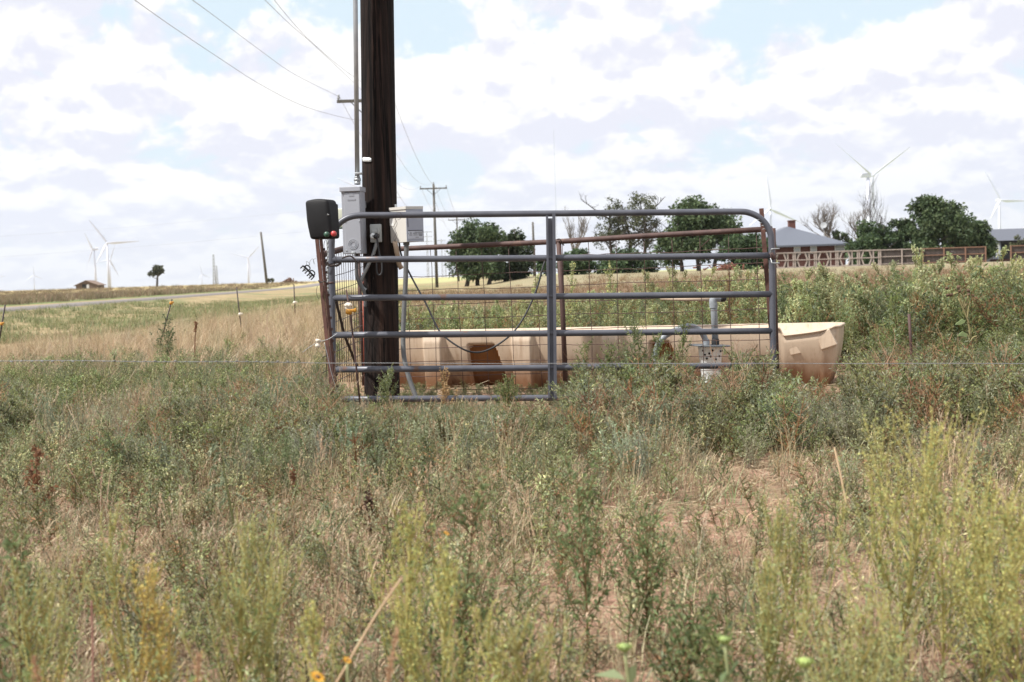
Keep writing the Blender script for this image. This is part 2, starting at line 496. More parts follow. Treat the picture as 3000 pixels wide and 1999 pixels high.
def gz(x, y):
    x = np.asarray(x, float); y = np.asarray(y, float)
    z = -.35 * (1 - ss(0, 9, y))
    kx = 1 - ss(-16, 8, x)
    rise = np.where(kx > 0, 1, 1)
    a = 40 + kx * 180; b = 120 + kx * 230
    t = np.clip((y - a) / (b - a), 0, 1)
    z = z + .75 * t * t * (3 - 2 * t)
    ditch = np.exp(-((x - road_x(y) - 9) / 6.0) ** 2) * ss(5, 30, y) * (1 - ss(150, 300, y))
    z = z - .55 * ditch
    z = z + .05 * (fb(x, y, .8, 5) - .5) * (1 - ss(20, 60, y))
    far = np.hypot(x, y)
    return z - 0 * far


def gzf(x, y):
    return float(gz(x, y))


ys = np.concatenate([np.linspace(-40, 2, 30), np.linspace(2.3, 26, 150), 26 * (9000 / 26) ** np.linspace(0.004, 1, 130)])
us = np.linspace(-1, 1, 181); us = np.sign(us) * np.abs(us) ** 1.25
YY, UU = np.meshgrid(ys, us, indexing='ij')
XX = UU * (20 + 0.62 * np.abs(YY))
ZZ = gz(XX, YY)
nr, nc = YY.shape
co_ = np.stack([XX, YY, ZZ], -1).reshape(-1, 3).astype(np.float32)
idx = np.arange(nr * nc).reshape(nr, nc)
fc = np.stack([idx[:-1, :-1], idx[:-1, 1:], idx[1:, 1:], idx[1:, :-1]], -1).reshape(-1, 4)


def mesh_np(name, co, faces, mat_, col=None, smooth=False, parent=None):
    me = bpy.data.meshes.new(name)
    co = np.ascontiguousarray(co, np.float32); nf = len(faces)
    me.vertices.add(len(co)); me.vertices.foreach_set('co', co.ravel())
    me.loops.add(nf * 4); me.loops.foreach_set('vertex_index', np.ascontiguousarray(faces, np.int32).ravel())
    me.polygons.add(nf); me.polygons.foreach_set('loop_start', np.arange(0, nf * 4, 4, dtype=np.int32))
    me.polygons.foreach_set('use_smooth', np.full(nf, smooth))
    if col is not None:
        at = me.attributes.new('Col', 'FLOAT_COLOR', 'POINT')
        c4 = np.ones((len(co), 4), np.float32); c4[:, :3] = col
        at.data.foreach_set('color', c4.ravel())
    me.materials.append(mat_)
    me.update(calc_edges=True)
    o = bpy.data.objects.new(name, me); COL.objects.link(o)
    if parent: o.parent = parent
    return o


def ground_material():
    mt = bpy.data.materials.new('soil_and_dry_field'); mt.use_nodes = True
    t = mt.node_tree; b = t.nodes['Principled BSDF']; n = t.nodes.new; l = t.links.new
    b.inputs['Roughness'].default_value = .95; b.inputs['Specular IOR Level'].default_value = .1
    co = n('ShaderNodeTexCoord'); sp = n('ShaderNodeSeparateXYZ'); l(co.outputs['Object'], sp.inputs[0])

    def nz(scale, detail=6, rough=.6, st=(1, 1, 1)):
        mp = n('ShaderNodeMapping'); mp.inputs['Scale'].default_value = st; l(co.outputs['Object'], mp.inputs[0])
        x = n('ShaderNodeTexNoise'); x.inputs['Scale'].default_value = scale; x.inputs['Detail'].default_value = detail; x.inputs['Roughness'].default_value = rough
        l(mp.outputs[0], x.inputs[0]); return x.outputs[0]

    def rg(v_, a, c):
        r_ = n('ShaderNodeMapRange'); r_.interpolation_type = 'SMOOTHSTEP'; r_.inputs['From Min'].default_value = a; r_.inputs['From Max'].default_value = c; l(v_, r_.inputs[0]); return r_.outputs[0]

    def mx(f, a, c):
        q = n('ShaderNodeMix'); q.data_type = 'RGBA'; l(f, q.inputs[0])
        for i, v_ in ((6, a), (7, c)):
            if isinstance(v_, tuple): q.inputs[i].default_value = (*v_, 1)
            else: l(v_, q.inputs[i])
        return q.outputs[2]

    def mm(op, a, c):
        q = n('ShaderNodeMath'); q.operation = op
        for i, v_ in ((0, a), (1, c)):
            if isinstance(v_, (int, float)): q.inputs[i].default_value = v_
            else: l(v_, q.inputs[i])
        return q.outputs[0]
    soil = mx(rg(nz(9, 9, .7), .33, .67), (.47, .30, .215), (.33, .19, .135))
    litter = mx(rg(nz(60, 4), .4, .6), (.34, .255, .16), (.2, .14, .09))
    near = mx(rg(nz(3.2, 9, .68), .42, .62), soil, litter)
    straw = mx(rg(nz(.5, 8, .65), .38, .62), (.36, .28, .165), (.25, .2, .11))
    straw = mx(rg(nz(.16, 6, .6, (1, .5, 1)), .47, .62), straw, (.2, .2, .1))
    fieldc = mx(rg(sp.outputs[1], 14, 24), near, straw)
    # mown pale verge and the brown strip in front of the board fence (x > -4)
    rightm = rg(sp.outputs[0], -6, 4)
    brownb = mx(rg(nz(.25, 8, .6, (.6, 1, 1)), .4, .6), (.17, .12, .08), (.21, .145, .09))
    fieldr = mx(rg(sp.outputs[1], 38, 62), fieldc, brownb)
    mown = mx(rg(nz(.6, 6), .35, .65), (.30, .255, .165), (.24, .215, .135))
    fieldr = mx(rg(mm('ADD', sp.outputs[1], mm('MULTIPLY', nz(.08, 4), 20)), 82, 92), fieldr, mown)
    fieldc = mx(rightm, fieldc, fieldr)
    # beyond the road: brownish weeds
    rx = mm('ADD', sp.outputs[0], mm('MULTIPLY', sp.outputs[1], .047))     # road runs at rx = -23.5
    rough_ = mx(rg(nz(.3, 8, .65), .35, .65), (.22, .165, .115), (.29, .22, .14))
    rough_ = mx(rg(rx, -36, -28), rough_, (.14, .17, .07))
    fieldc = mx(rg(rx, -27.5, -26.5), rough_, fieldc)
    gold = mx(rg(nz(.02, 6, .6, (.5, 1, 1)), .35, .65), (.44, .345, .185), (.38, .32, .16))
    wheat = mx(rg(sp.outputs[0], -60, 0), gold, (.36, .37, .185))
    fieldc = mx(rg(sp.outputs[1], 205, 250), fieldc, wheat)
    l(fieldc, b.inputs['Base Color'])
    bp = n('ShaderNodeBump'); bp.inputs['Strength'].default_value = .8; bp.inputs['Distance'].default_value = .05
    l(mm('ADD', nz(14, 10, .7), mm('MULTIPLY', nz(90, 4), .3)), bp.inputs['Height']); l(bp.outputs[0], b.inputs['Normal'])
    return mt


tag(mesh_np('ground', co_, fc, ground_material(), smooth=True), kind='structure')

# asphalt road
ry = np.concatenate([np.linspace(-30, 60, 12), np.linspace(66, 420, 60)])
rv, rf = [], []
asphalt = mat('asphalt', (.21, .185, .17), (.17, .15, .14), 2, .9, bump=.2)
for i, y_ in enumerate(ry):
    c_ = float(road_x(y_))
    for s_, dz in ((-3.2, -.3), (-3.0, -.04), (-.8, .0), (1.4, -.04), (1.6, -.3)):
        rv.append((c_ + s_, y_, gzf(c_ + s_, y_) * 0 + gzf(c_, y_) + .06 + dz))
rq = [(i * 5 + j, i * 5 + j + 1, i * 5 + j + 6, i * 5 + j + 5) for i in range(len(ry) - 1) for j in range(4)]
tag(mesh_np('road', np.array(rv), np.array(rq), asphalt, smooth=True), kind='structure')


# ================================================================== the large things far off
# ------------------------------------------------------------------ house, second house, fences
HD = 146.0
hr = P(2489, 713, HD); hl = P(2185, 722, HD); hy = hr.y
hb = gzf(28, hy)
ez = P(2337, 718, HD).z
apex = P(2337, 659, HD)
house = thing('brick_house', ((hl.x + hr.x) / 2, hy + 5, hb), 'red brick house with blue grey metal hip roof behind the hexagon fence', 'house')
mb = MB()
x0, x1, y0, y1 = hl.x + .45, hr.x - .45, hy + .45, hy + 12
mb.box(((x0 + x1) / 2, (y0 + y1) / 2, (hb - .3 + ez) / 2), (x1 - x0, y1 - y0, ez - hb + .3))
mb.build('wall', brick, house)
rm = roof_material('house_roof_metal', (.135, .15, .185), 2.2)
mb = MB()
A, B_, C_, D_ = Vector((hl.x, hy, ez)), Vector((hr.x, hy, ez)), Vector((hr.x, hy + 13, ez)), Vector((hl.x, hy + 13, ez))
rh = apex.z
ap0 = Vector((apex.x, hy + 5.3, rh)); ap1 = Vector((apex.x, hy + 7.7, rh))
dn = Vector((0, 0, -.18))
mb.add([A, B_, C_, D_, ap0, ap1], [(0, 1, 4), (1, 2, 5, 4), (2, 3, 5), (3, 0, 4, 5)])
mb.add([A, B_, C_, D_, A + dn, B_ + dn, C_ + dn, D_ + dn], [(0, 4, 5, 1), (1, 5, 6, 2), (2, 6, 7, 3), (3, 7, 4, 0), (4, 7, 6, 5)])
roof = mb.build('roof', rm, house)
mb = MB()   # rear wing whose ridge shows past the hip
wl = P(2180, 700, HD + 9); wz = P(2310, 662, HD + 9).z
xw0, xw1, yw = wl.x - 4, apex.x - .3, hy + 13.2
mb.add([(xw0, yw - 4, ez), (xw1, yw - 4, ez), (xw1, yw + 4, ez), (xw0, yw + 4, ez), (xw0 + 3, yw, wz), (xw1, yw, wz)], [(0, 1, 5, 4), (1, 2, 5), (2, 3, 4, 5), (3, 0, 4), (0, 3, 2, 1)])
mb.build('wing_roof', roof_material('wing_roof_lit_metal', (.24, .255, .28), 2.2), house)  # paler than the main roof; its catching more light is put into colour
c_ = P(2319, 656, HD + 6)
mb = MB(); mb.box((c_.x, c_.y, c_.z - .5), (.72, .6, 1.6)); mb.box((c_.x, c_.y, c_.z + .32), (.84, .72, .1)); mb.build('chimney', chim, roof)
for (px, py, ww, hh) in ((2338, 735, 17, 22), (2386, 732, 17, 20), (2463, 728, 27, 24)):
    q = P(px, py, HD)
    mb = MB(); W_, H_ = M(ww, HD), M(hh, HD); fw = .07
    yy = y0 - .03
    mb.box((q.x - W_ / 2, yy, q.z), (fw, .1, H_)); mb.box((q.x + W_ / 2, yy, q.z), (fw, .1, H_))
    mb.box((q.x, yy, q.z + H_ / 2), (W_, .09, fw)); mb.box((q.x, yy, q.z - H_ / 2), (W_, .09, fw)); mb.box((q.x, yy, q.z), (W_, .08, .04))
    wn = mb.build('window', frame_w, house)
    mb = MB(); mb.box((q.x, y0 - .01, q.z), (W_ - .05, .06, H_ - .05)); mb.build('pane', glassy, wn)
# vents on roof
mb = MB(); q = P(2462, 692, HD + 1.5); mb.tube([(q.x, q.y, q.z - .3), (q.x, q.y, q.z + .25)], .06, 6); mb.build('vent_pipe', galv, roof)

# dish on a mast
q = P(2414, 662, 150); dish = thing('satellite_dish', (q.x, q.y, gzf(q.x, q.y)), 'round grey satellite dish on a mast beside the brick house', 'satellite dish')
mb = MB(); mb.tube([(q.x, q.y + .1, gzf(q.x, q.y) - .2), (q.x, q.y + .1, q.z)], .05, 8); mb.build('mast', steel_far, dish)
mb = MB(); mb.lathe([(.02, 0), (.2, .03), (.34, .1), (.36, .12), (.34, .115), (.2, .05), (.02, .02)], (q.x, q.y + .05, q.z), (-.35, -.75, .45), 16); mb.build('reflector', steel_far, dish)

# second building, only its end shows
BD = 142.0
bl = P(2924, 706, BD); bt = P(2934, 672, BD)
bb = gzf(bl.x, bl.y)
barn = thing('farm_building', (bl.x + 5, bl.y + 3, bb), 'low dark house with sloping grey metal roof and a white porch door', 'house')
mb = MB(); mb.box((bl.x + 6.2, bl.y + 3.6, (bb - .3 + bl.z) / 2), (11.6, 6.0, bl.z - bb + .3)); mb.build('wall', mat('dark_siding', (.05, .05, .055), (.035, .035, .04), 3, .85), barn)
mb = MB(); e0 = bl.z; r0 = bt.z + .1
ya, yb, yc = bl.y, bl.y + 3.7, bl.y + 7.4
xa, xb = bl.x, bl.x + 12.4
mb.add([(xa, ya, e0), (xb, ya, e0), (xb, yb, r0), (xa + .2, yb, r0), (xa, yc, e0), (xb, yc, e0)], [(0, 1, 2, 3), (3, 2, 5, 4), (0, 3, 4), (1, 5, 2), (0, 4, 5, 1)])
mb.build('roof', roof_material('barn_roof_metal', (.12, .13, .16), 2), barn)
q = P(2927, 735, BD); W_, H_ = .62, 1.62
mb = MB()
mb.box((q.x - W_ / 2, ya + .55, q.z), (.1, .1, H_)); mb.box((q.x + W_ / 2, ya + .55, q.z), (.1, .1, H_)); mb.box((q.x, ya + .55, q.z + H_ / 2), (W_, .09, .1)); mb.box((q.x, ya + .55, q.z - H_ / 2 + .25), (W_, .08, .5))
dr = mb.build('door', mat('door_frame', (.3, .33, .38), (.26, .29, .34), 3, .5), barn)
mb = MB(); mb.box((q.x, ya + .57, q.z + .2), (W_ - .08, .05, H_ - .5)); mb.build('pane', mat('door_glass', (.62, .64, .6), (.55, .57, .54), 2, .3), dr)
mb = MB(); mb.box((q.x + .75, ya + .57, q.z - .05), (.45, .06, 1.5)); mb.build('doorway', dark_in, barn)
mb = MB(); mb.box((q.x + .3, ya - .3, bb + .08), (2.2, 1.2, .3)); mb.build('porch_step', brick, barn)

FD = 131.0


def fpt(px, z=None):
    p = P(px, 790, FD); g = gzf(p.x, FD)
    return Vector((p.x, FD, g if z is None else g + z))


# hexagon lattice fence
fh = M(47, FD)
lat = thing('hexagon_fence', fpt(2425), 'weathered timber fence of open hexagon and square frames before the brick house', 'fence')
posts = [2204, 2266, 2329, 2391, 2454, 2517, 2579]
for px in posts[1:]:
    b0 = fpt(px); mb = MB(); mb.box(b0 + Vector((0, 0, fh / 2 - .05)), (.13, .12, fh + .1)); mb.build('post', wood_rail_grey, lat)
for zz in (.06, fh * .5, fh - .05):
    a_, b_ = fpt(2235, zz), fpt(2579, zz); mb = MB(); mb.box((a_ + b_) / 2 + Vector((0, -.08, 0)), ((b_ - a_).length, .06, .085)); mb.build('rail', wood_rail_grey, lat)
infill = mat('wire_backed_board', (.10, .085, .075), (.075, .06, .052), 3, .9)
for i in range(1, len(posts) - 1):
    xa, xb = fpt(posts[i]).x, fpt(posts[i + 1]).x; W_ = xb - xa
    if i >= 1:
        hx = xa + W_ * .34; g = fpt(posts[i]).z
        rw, rhh = W_ * .245, fh * .44; cz = g + fh * .5
        pts = [Vector((hx - rw, FD, cz)), Vector((hx - rw * .52, FD, cz + rhh)), Vector((hx + rw * .52, FD, cz + rhh)), Vector((hx + rw, FD, cz)), Vector((hx + rw * .52, FD, cz - rhh)), Vector((hx - rw * .52, FD, cz - rhh))]
        mb = MB()
        for k in range(6):
            mb.bar(pts[k] + Vector((0, -.03 - .004 * (k % 2), 0)), pts[(k + 1) % 6] + Vector((0, -.03 - .004 * (k % 2), 0)), .12, .07)
        mb.build('hexagon_frame', wood_rail_grey, lat)
        sx = xa + W_ * .79; sw = W_ * .125
        mb = MB(); mb.box((sx - sw, FD - .03, cz), (.11, .07, rhh * 2)); mb.box((sx + sw, FD - .03, cz), (.11, .07, rhh * 2)); mb.box((sx, FD - .03, cz + rhh), (2 * sw, .066, .11)); mb.box((sx, FD - .03, cz - rhh), (2 * sw, .066, .11))
        mb.build('square_frame', wood_rail_grey, lat)
        # boarding between the frames, open inside them
        yb_ = FD + .04
        for xx0, xx1 in ((xa + .02, hx - rw * .9), (sx + sw, xb - .02), (hx + rw * .9, sx - sw)):
            mb = MB(); mb.box(((xx0 + xx1) / 2, yb_, cz), (max(.05, xx1 - xx0), .03, fh * .86)); mb.build('backing_board', infill, lat)
        for s_ in (-1, 1):
            for t_ in (-1, 1):
                q = [Vector((hx + s_ * rw * .9, yb_, cz + t_ * .1)), Vector((hx + s_ * rw * .9, yb_, cz + t_ * fh * .43)), Vector((hx + s_ * rw * .45, yb_, cz + t_ * fh * .43))]
                q2 = [p + Vector((0, .03, 0)) for p in q]
                mb = MB(); mb.add(q + q2, [(0, 1, 2), (5, 4, 3), (0, 3, 4, 1), (1, 4, 5, 2), (2, 5, 3, 0)]); mb.build('corner_board', infill, lat)


def board_fence(name, px0, px1, label, post_px, railm, h_px=46, seed=1):
    a_, b_ = fpt(px0), fpt(px1); h_ = M(h_px, FD)
    t_ = thing(name, (a_ + b_) / 2, label, 'fence')
    rr = random.Random(seed); mb = MB(); x_ = a_.x
    while x_ < b_.x - .05:
        ww = rr.uniform(.13, .16); g = gzf(x_, FD); hh = h_ * rr.uniform(.97, 1.0)
        mb.box((x_ + ww / 2, FD + .1, g + hh / 2), (ww - rr.uniform(.004, .02), .022, hh)); x_ += ww
    mb.build('board_panel', wood_fence, t_)
    for px in post_px:
        p = fpt(px); mb = MB(); mb.box(p + Vector((0, -.03, h_ / 2 - .05)), (.1, .1, h_ + .14)); mb.build('post', railm, t_)
    for zz in (.12, h_ * .55, h_ - .03):
        q0, q1 = fpt(px0, zz), fpt(px1, zz); mb = MB(); mb.box((q0 + q1) / 2 + Vector((0, .04, 0)), ((q1 - q0).length, .05, .085)); mb.build('rail', railm, t_)
    return t_


board_fence('board_fence', 2582, 2700, 'dark board fence with greyed rails next to the hexagon fence', (2642,), wood_rail_grey, 46, 2)
board_fence('board_fence', 2702, 2888, 'dark board fence with orange cedar posts under the big dark trees', (2703, 2765, 2828, 2887), wood_rail, 46, 3)
board_fence('board_fence', 2960, 3060, 'short board fence with cedar post before the white porch door', (2961, 3030), wood_rail, 46, 4)
board_fence('board_fence', 2171, 2216, 'short grey board fence by the trees behind the gate top', (2172, 2215), wood_rail_grey, 38, 5)

# ------------------------------------------------------------------ wind turbines


def turbine(hub_px, tips, d, Lb, label, nac=0.0, yaw=0.2, hub_h=None):
    hub = P(hub_px[0], hub_px[1], d)
    gx, gy = hub.x, hub.y + 3
    g = gzf(gx, gy) - 1
    t_ = thing('wind_turbine', (gx, gy, g), label, 'wind turbine', 'wind turbines on the horizon')
    k_ = Lb / 50.0
    ax = Vector((math.sin(nac), -math.cos(nac), .05)).normalized()
    tw = hub - ax * 4.2 * k_
    mb = MB(); mb.tube([(tw.x, tw.y, g), (tw.x, tw.y, g + (tw.z - g) * .5), (tw.x, tw.y, tw.z - .8 * k_)], [2.3 * k_, 1.9 * k_, 1.35 * k_], 16); mb.build('tower', turb, t_)
    rot = Matrix.Rotation(nac, 3, 'Z')
    mb = MB(); mb.rbox(hub - ax * 6.2 * k_ + Vector((0, 0, .6 * k_)), (3.6 * k_, 10.5 * k_, 3.8 * k_), .7 * k_, 3, rot); mb.build('nacelle', turb, t_)
    mb = MB(); mb.lathe([(1.6 * k_, -1.2 * k_), (1.75 * k_, 0), (1.5 * k_, 1.2 * k_), (.8 * k_, 2.1 * k_), (.05, 2.4 * k_)], hub, ax, 16); mb.build('hub', turb, t_)
    for (tx, ty) in tips:
        tip = P(tx, ty, d)
        v_ = tip - hub
        dep = math.sin(yaw) / max(.2, math.cos(yaw)) * v_.x
        v_ = v_ + Vector((0, dep, 0)); ln = v_.length; dr_ = v_.normalized()
        ch = dr_.cross(ax).normalized(); th = dr_.cross(ch).normalized()
        mb = MB(); vs, fs = [], []
        prof = [(0, 1.2, 1.2), (.05, 1.25, 1.2), (.13, 2.1, 1.05), (.22, 2.5, .85), (.4, 2.0, .62), (.6, 1.5, .46), (.8, 1.0, .32), (.95, .6, .2), (1, .2, .08)]
        n8 = 10
        for s_, cw, tk in prof:
            a_ = R(32) * (1 - s_) ** 1.5 + R(12)
            cv = ch * math.cos(a_) + th * math.sin(a_); tv = th * math.cos(a_) - ch * math.sin(a_)
            c0 = hub + dr_ * (ln * s_) + cv * (cw - .95) * .45 * k_
            for q in range(n8):
                an = 2 * PI * q / n8
                vs.append(c0 + cv * math.cos(an) * cw * k_ + tv * math.sin(an) * tk * k_)
        for i in range(len(prof) - 1):
            for q in range(n8):
                q2 = (q + 1) % n8
                fs.append((i * n8 + q, i * n8 + q2, (i + 1) * n8 + q2, (i + 1) * n8 + q))
        fs.append(tuple(range((len(prof) - 1) * n8, len(prof) * n8)))
        mb.add(vs, fs, True)
        mb.build('blade', turb, t_)
    return t_


turbine((314, 712), ((264, 642), (398, 706), (285, 774)), 2430, 50, 'tallest white turbine of the trio over the small shed', .3, .4)
turbine((270, 731), ((251, 682), (301, 718), (253, 804)), 2780, 50, 'white turbine of the trio whose tower rises right behind the shed', -1.0, .7)
turbine((322, 762), ((334, 719), (291, 769), (344, 809)), 3900, 48, 'smallest turbine of the trio, half hidden behind the tallest one', .6, .6)
turbine((99, 807), ((97, 778), (73, 826), (125, 818)), 6800, 50, 'tiny pale turbine alone on the horizon away from the trio', .2, .2)
turbine((591, 803), ((586, 772), (616, 815), (580, 826)), 6900, 50, 'tiny pale turbine beside the lattice masts', .3, .3)
turbine((727, 755), ((757, 721), (674, 741), (735, 814)), 3500, 50, 'white turbine just beside the leaning bare utility pole', .4, .4)
turbine((-22, 812), ((16, 809), (-45, 780), (-40, 845)), 5200, 48, 'turbine showing only one blade tip at the edge of the photo', .2, .2)
turbine((2556, 514), ((2436, 418), (2675, 428), (2561, 655)), 1350, 50, 'largest turbine, above the tree with a dead bare top', 1.15, .25)
turbine((2932, 587), ((2881, 500), (3020, 588), (2897, 646)), 2030, 50, 'white turbine behind the roof of the low dark house', .2, .2)
turbine((2257, 612), ((2246, 513), (2347, 651), (2191, 664)), 2080, 50, 'white turbine behind the rusty post and brick chimney', -.2, .2)
turbine((1076, 560), ((990, 523), (1178, 580), (1080, 650)), 2150, 48, 'turbine hidden by the big wooden pole, blade tips showing', .3, .3)

# ------------------------------------------------------------------ utility poles, wires, masts


def upole(px, top_py, d, label, arm_px=None, arm_py=None, base_z=None, lean=None, r=.15, armw=2.5, group=None, rotz=0.0):
    t0 = P(px, top_py, d)
    bx = t0.x + (lean or 0); g = gzf(bx, t0.y)
    t_ = thing('utility_pole', (bx, t0.y, g), label, 'utility pole', group)
    mb = MB(); mb.tube([(bx, t0.y, g - .3), ((bx + t0.x) / 2, t0.y, (g + t0.z) / 2), t0], [r, r * .85, r * .65], 10); mb.build('pole', wood_pole_far, t_)
    ends = []
    if arm_py:
        c = P(px, arm_py, d); c.y -= r + .05
        dv = Vector((math.cos(rotz), math.sin(rotz), 0))
        a_, b_ = c - dv * armw / 2, c + dv * armw / 2
        mb = MB(); mb.bar(a_, b_, .12, .1); mb.build('crossarm', wood_pole_far, t_)
        for s_ in (-1, 1):
            mb = MB(); mb.bar(c + dv * s_ * armw * .25 + Vector((0, .06, -.05)), c + Vector((0, .06, -.62)), .035, .02); mb.build('brace', wood_pole_far, t_)
        for s_ in (-.47, .47):
            q = c + dv * armw * s_
            mb = MB(); mb.lathe([(.012, .05), (.02, .08), (.055, .1), (.06, .16), (.03, .18), (.05, .2), (.045, .26), (.01, .27)], q, (0, 0, 1), 8); mb.build('insulator', steel_far, t_)
            ends.append(q + Vector((0, 0, .27)))
        mb = MB(); mb.lathe([(.012, 0), (.02, .03), (.055, .05), (.06, .11), (.03, .13), (.05, .15), (.045, .2), (.01, .21)], t0, (0, 0, 1), 8); mb.build('insulator', steel_far, t_)
        ends.append(t0 + Vector((0, 0, .2)))
        ends.append(Vector((bx * .3 + t0.x * .7 + r, t0.y, t0.z - 1.7)))
    return t_, ends


p2, e2 = upole(1071, 286, 57, 'far utility pole whose crossarm pokes out behind the conduit', None, 297, lean=.25, r=.14, armw=2.25)
p1, e1 = upole(1270, 540, 130, 'grey utility pole with crossarm seen beyond the white control box', None, 553, r=.15)
p3, e3 = upole(1338, 636, 212, 'more distant utility pole with crossarm, partly behind the dark tree', None, 645, r=.15)
upole(764, 680, 300, 'bare leaning utility pole without a crossarm beside the road', lean=.9, r=.3)
upole(1561, 651, 150, 'bare grey pole without crossarm between two tree clumps', r=.16)


def hang(a_, b_, sag, n=18):
    a_, b_ = Vector(a_), Vector(b_)
    return [a_.lerp(b_, i / n) + Vector((0, 0, -4 * sag * (i / n) * (1 - i / n))) for i in range(n + 1)]


wire_far = mat('grey_wire', (.42, .42, .44), (.38, .38, .4), 4, .6)


def pline(pts, r, label, group='power lines strung along the pole row'):
    mb = MB(); mb.tube(pts, r, 5); o = mb.build('power_line', wire_far)
    return tag(o, label, 'power line', group)


LBL = 'thin sagging grey power line of the pole row'
wl1 = [(389, -4), (497, 73), (637, 167), (765, 249), (892, 312), (1026, 349), (1085, 352)]
pline(smooth_path([P(a[0], a[1], 24 + (57 - 24) * (i / 6) ** .8) for i, a in enumerate(wl1)]), .0078, 'lowest and longest power line crossing the blue gap in the sky')
wl2 = [(558, -4), (637, 54), (765, 150), (861, 217), (988, 281)]
pline(smooth_path([P(a[0], a[1], 26 + (57 - 26) * (i / 4) ** .8) for i, a in enumerate(wl2)]), .0078, 'power line that ends at the tip of the half hidden crossarm')
for wl3 in ([(772, -4), (850, 72), (918, 131), (1033, 239), (1080, 284)], [(800, -4), (861, 70), (924, 134), (1033, 223), (1150, 290)]):
    pline(smooth_path([P(a[0], a[1], 30 + (57 - 30) * (i / 4) ** .8) for i, a in enumerate(wl3)]), .0075, 'one of two close power lines running to the top of the pole behind')
for i in range(4):
    pline(hang(e2[i], e1[i], (1.6, 1.6, 1.5, 2.2)[i]), .009, LBL)
    pline(hang(e1[i], e3[i], 1.5), .013, LBL)
for (ya_, yb_) in ((697, 612), (757, 672)):
    pline(hang(P(-60, ya_, 420), P(960, yb_, 420), .5), .02, 'faint far off power line crossing the pale sky over the turbines', 'faint lines over the turbines')


def lattice(px, top, d, hw, label, segs=9, arms=()):
    t0 = P(px, top, d); g = gzf(t0.x, t0.y)
    t_ = thing('lattice_mast', (t0.x, t0.y, g), label, 'mast')
    mb = MB(); w0 = M(hw, d); rr = w0 * .16
    for sx, sy in ((-1, -1), (1, -1), (1, 1), (-1, 1)):
        mb.tube([(t0.x + sx * w0, t0.y + sy * w0, g - .5), (t0.x + sx * w0 * .45, t0.y + sy * w0 * .45, t0.z)], rr, 5)
    for i in range(segs):
        z0 = g + (t0.z - g) * i / segs; z1 = g + (t0.z - g) * (i + 1) / segs
        q0 = w0 * (1 - .55 * i / segs); q1 = w0 * (1 - .55 * (i + 1) / segs)
        for sy in (-1, 1):
            mb.tube([(t0.x - q0, t0.y + sy * q0, z0), (t0.x + q1, t0.y + sy * q1, z1)], rr * .7, 4)
            mb.tube([(t0.x + q0, t0.y + sy * q0, z0), (t0.x - q1, t0.y + sy * q1, z1)], rr * .7, 4)
    mb.build('lattice', steel_far, t_)
    for (ay, al) in arms:
        q = P(px, ay, d); mb = MB(); mb.bar(q - Vector((M(al, d), 0, 0)), q + Vector((M(al, d), 0, 0)), M(1.6, d), M(1.5, d)); mb.build('crossarm', steel_far, t_)
    return t_


lattice(625, 745, 900, 3.6, 'taller grey lattice mast on the horizon between two turbines')
lattice(634, 778, 1300, 3.0, 'shorter fainter lattice mast beside the taller one')
lattice(1250, 678, 900, 2.6, 'steel transmission mast with three short arms behind the utility pole', 8, ((680, 16), (694, 16), (708, 16)))
lattice(1293, 700, 1300, 2.0, 'slim transmission mast nearest the dark tree clump', 8, ((705, 12), (716, 12)))
lattice(1303, 716, 1700, 1.8, 'smallest and faintest transmission mast at the tree clump', 8, ((720, 9), (730, 9)))
lattice(1622, 380, 1800, .8, 'very tall hair thin radio mast above the gate centre brace', 14)

# ------------------------------------------------------------------ shed and brush pile
sdp = 400.0
q0, q1, qa = P(219, 842, sdp), P(288, 845, sdp), P(252, 823, sdp)
g = gzf(q0.x, q0.y); wdt = q1.x - q0.x
shed = thing('field_shed', ((q0.x + q1.x) / 2, q0.y, g), 'small old brown gabled shed under the turbine trio', 'shed')
mb = MB(); ez_ = qa.z - 1.15; x0, x1, xm = q0.x + .3, q1.x - .3, qa.x; y0, y1 = q0.y, q0.y + 7
mb.add([(x0, y0, g - .3), (x1, y0, g - .3), (x1, y0, ez_), (xm, y0, qa.z - .1), (x0, y0, ez_), (x0, y1, g - .3), (x1, y1, g - .3), (x1, y1, ez_), (xm, y1, qa.z - .1), (x0, y1, ez_)],
       [(0, 1, 2, 3, 4), (9, 8, 7, 6, 5), (1, 6, 7, 2), (5, 0, 4, 9)])
mb.build('wall', mat('old_board', (.16, .11, .085), (.11, .08, .065), 2, .9), shed)
mb = MB(); ov = .4
for sx, xe in ((-1, x0 - .5), (1, x1 + .5)):
    ze = ez_ - .25
    a_, b_, c_, d_ = Vector((xe, y0 - ov, ze)), Vector((xm, y0 - ov, qa.z)), Vector((xm, y1 + ov, qa.z)), Vector((xe, y1 + ov, ze))
    up = Vector((0, 0, .14)); mb.add([a_, b_, c_, d_, a_ + up, b_ + up, c_ + up, d_ + up], [(0, 1, 2, 3), (7, 6, 5, 4), (0, 4, 5, 1), (1, 5, 6, 2), (2, 6, 7, 3), (3, 7, 4, 0)])
mb.build('roof', mat('old_shingle', (.24, .17, .125), (.17, .12, .095), 1.5, .9), shed)
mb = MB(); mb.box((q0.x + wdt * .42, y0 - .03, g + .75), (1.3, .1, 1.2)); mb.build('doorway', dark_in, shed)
mb = MB(); mb.box((q0.x + wdt * .56, y0 - .04, g + .7), (.7, .1, 1.1)); mb.build('door', frame_w, shed)

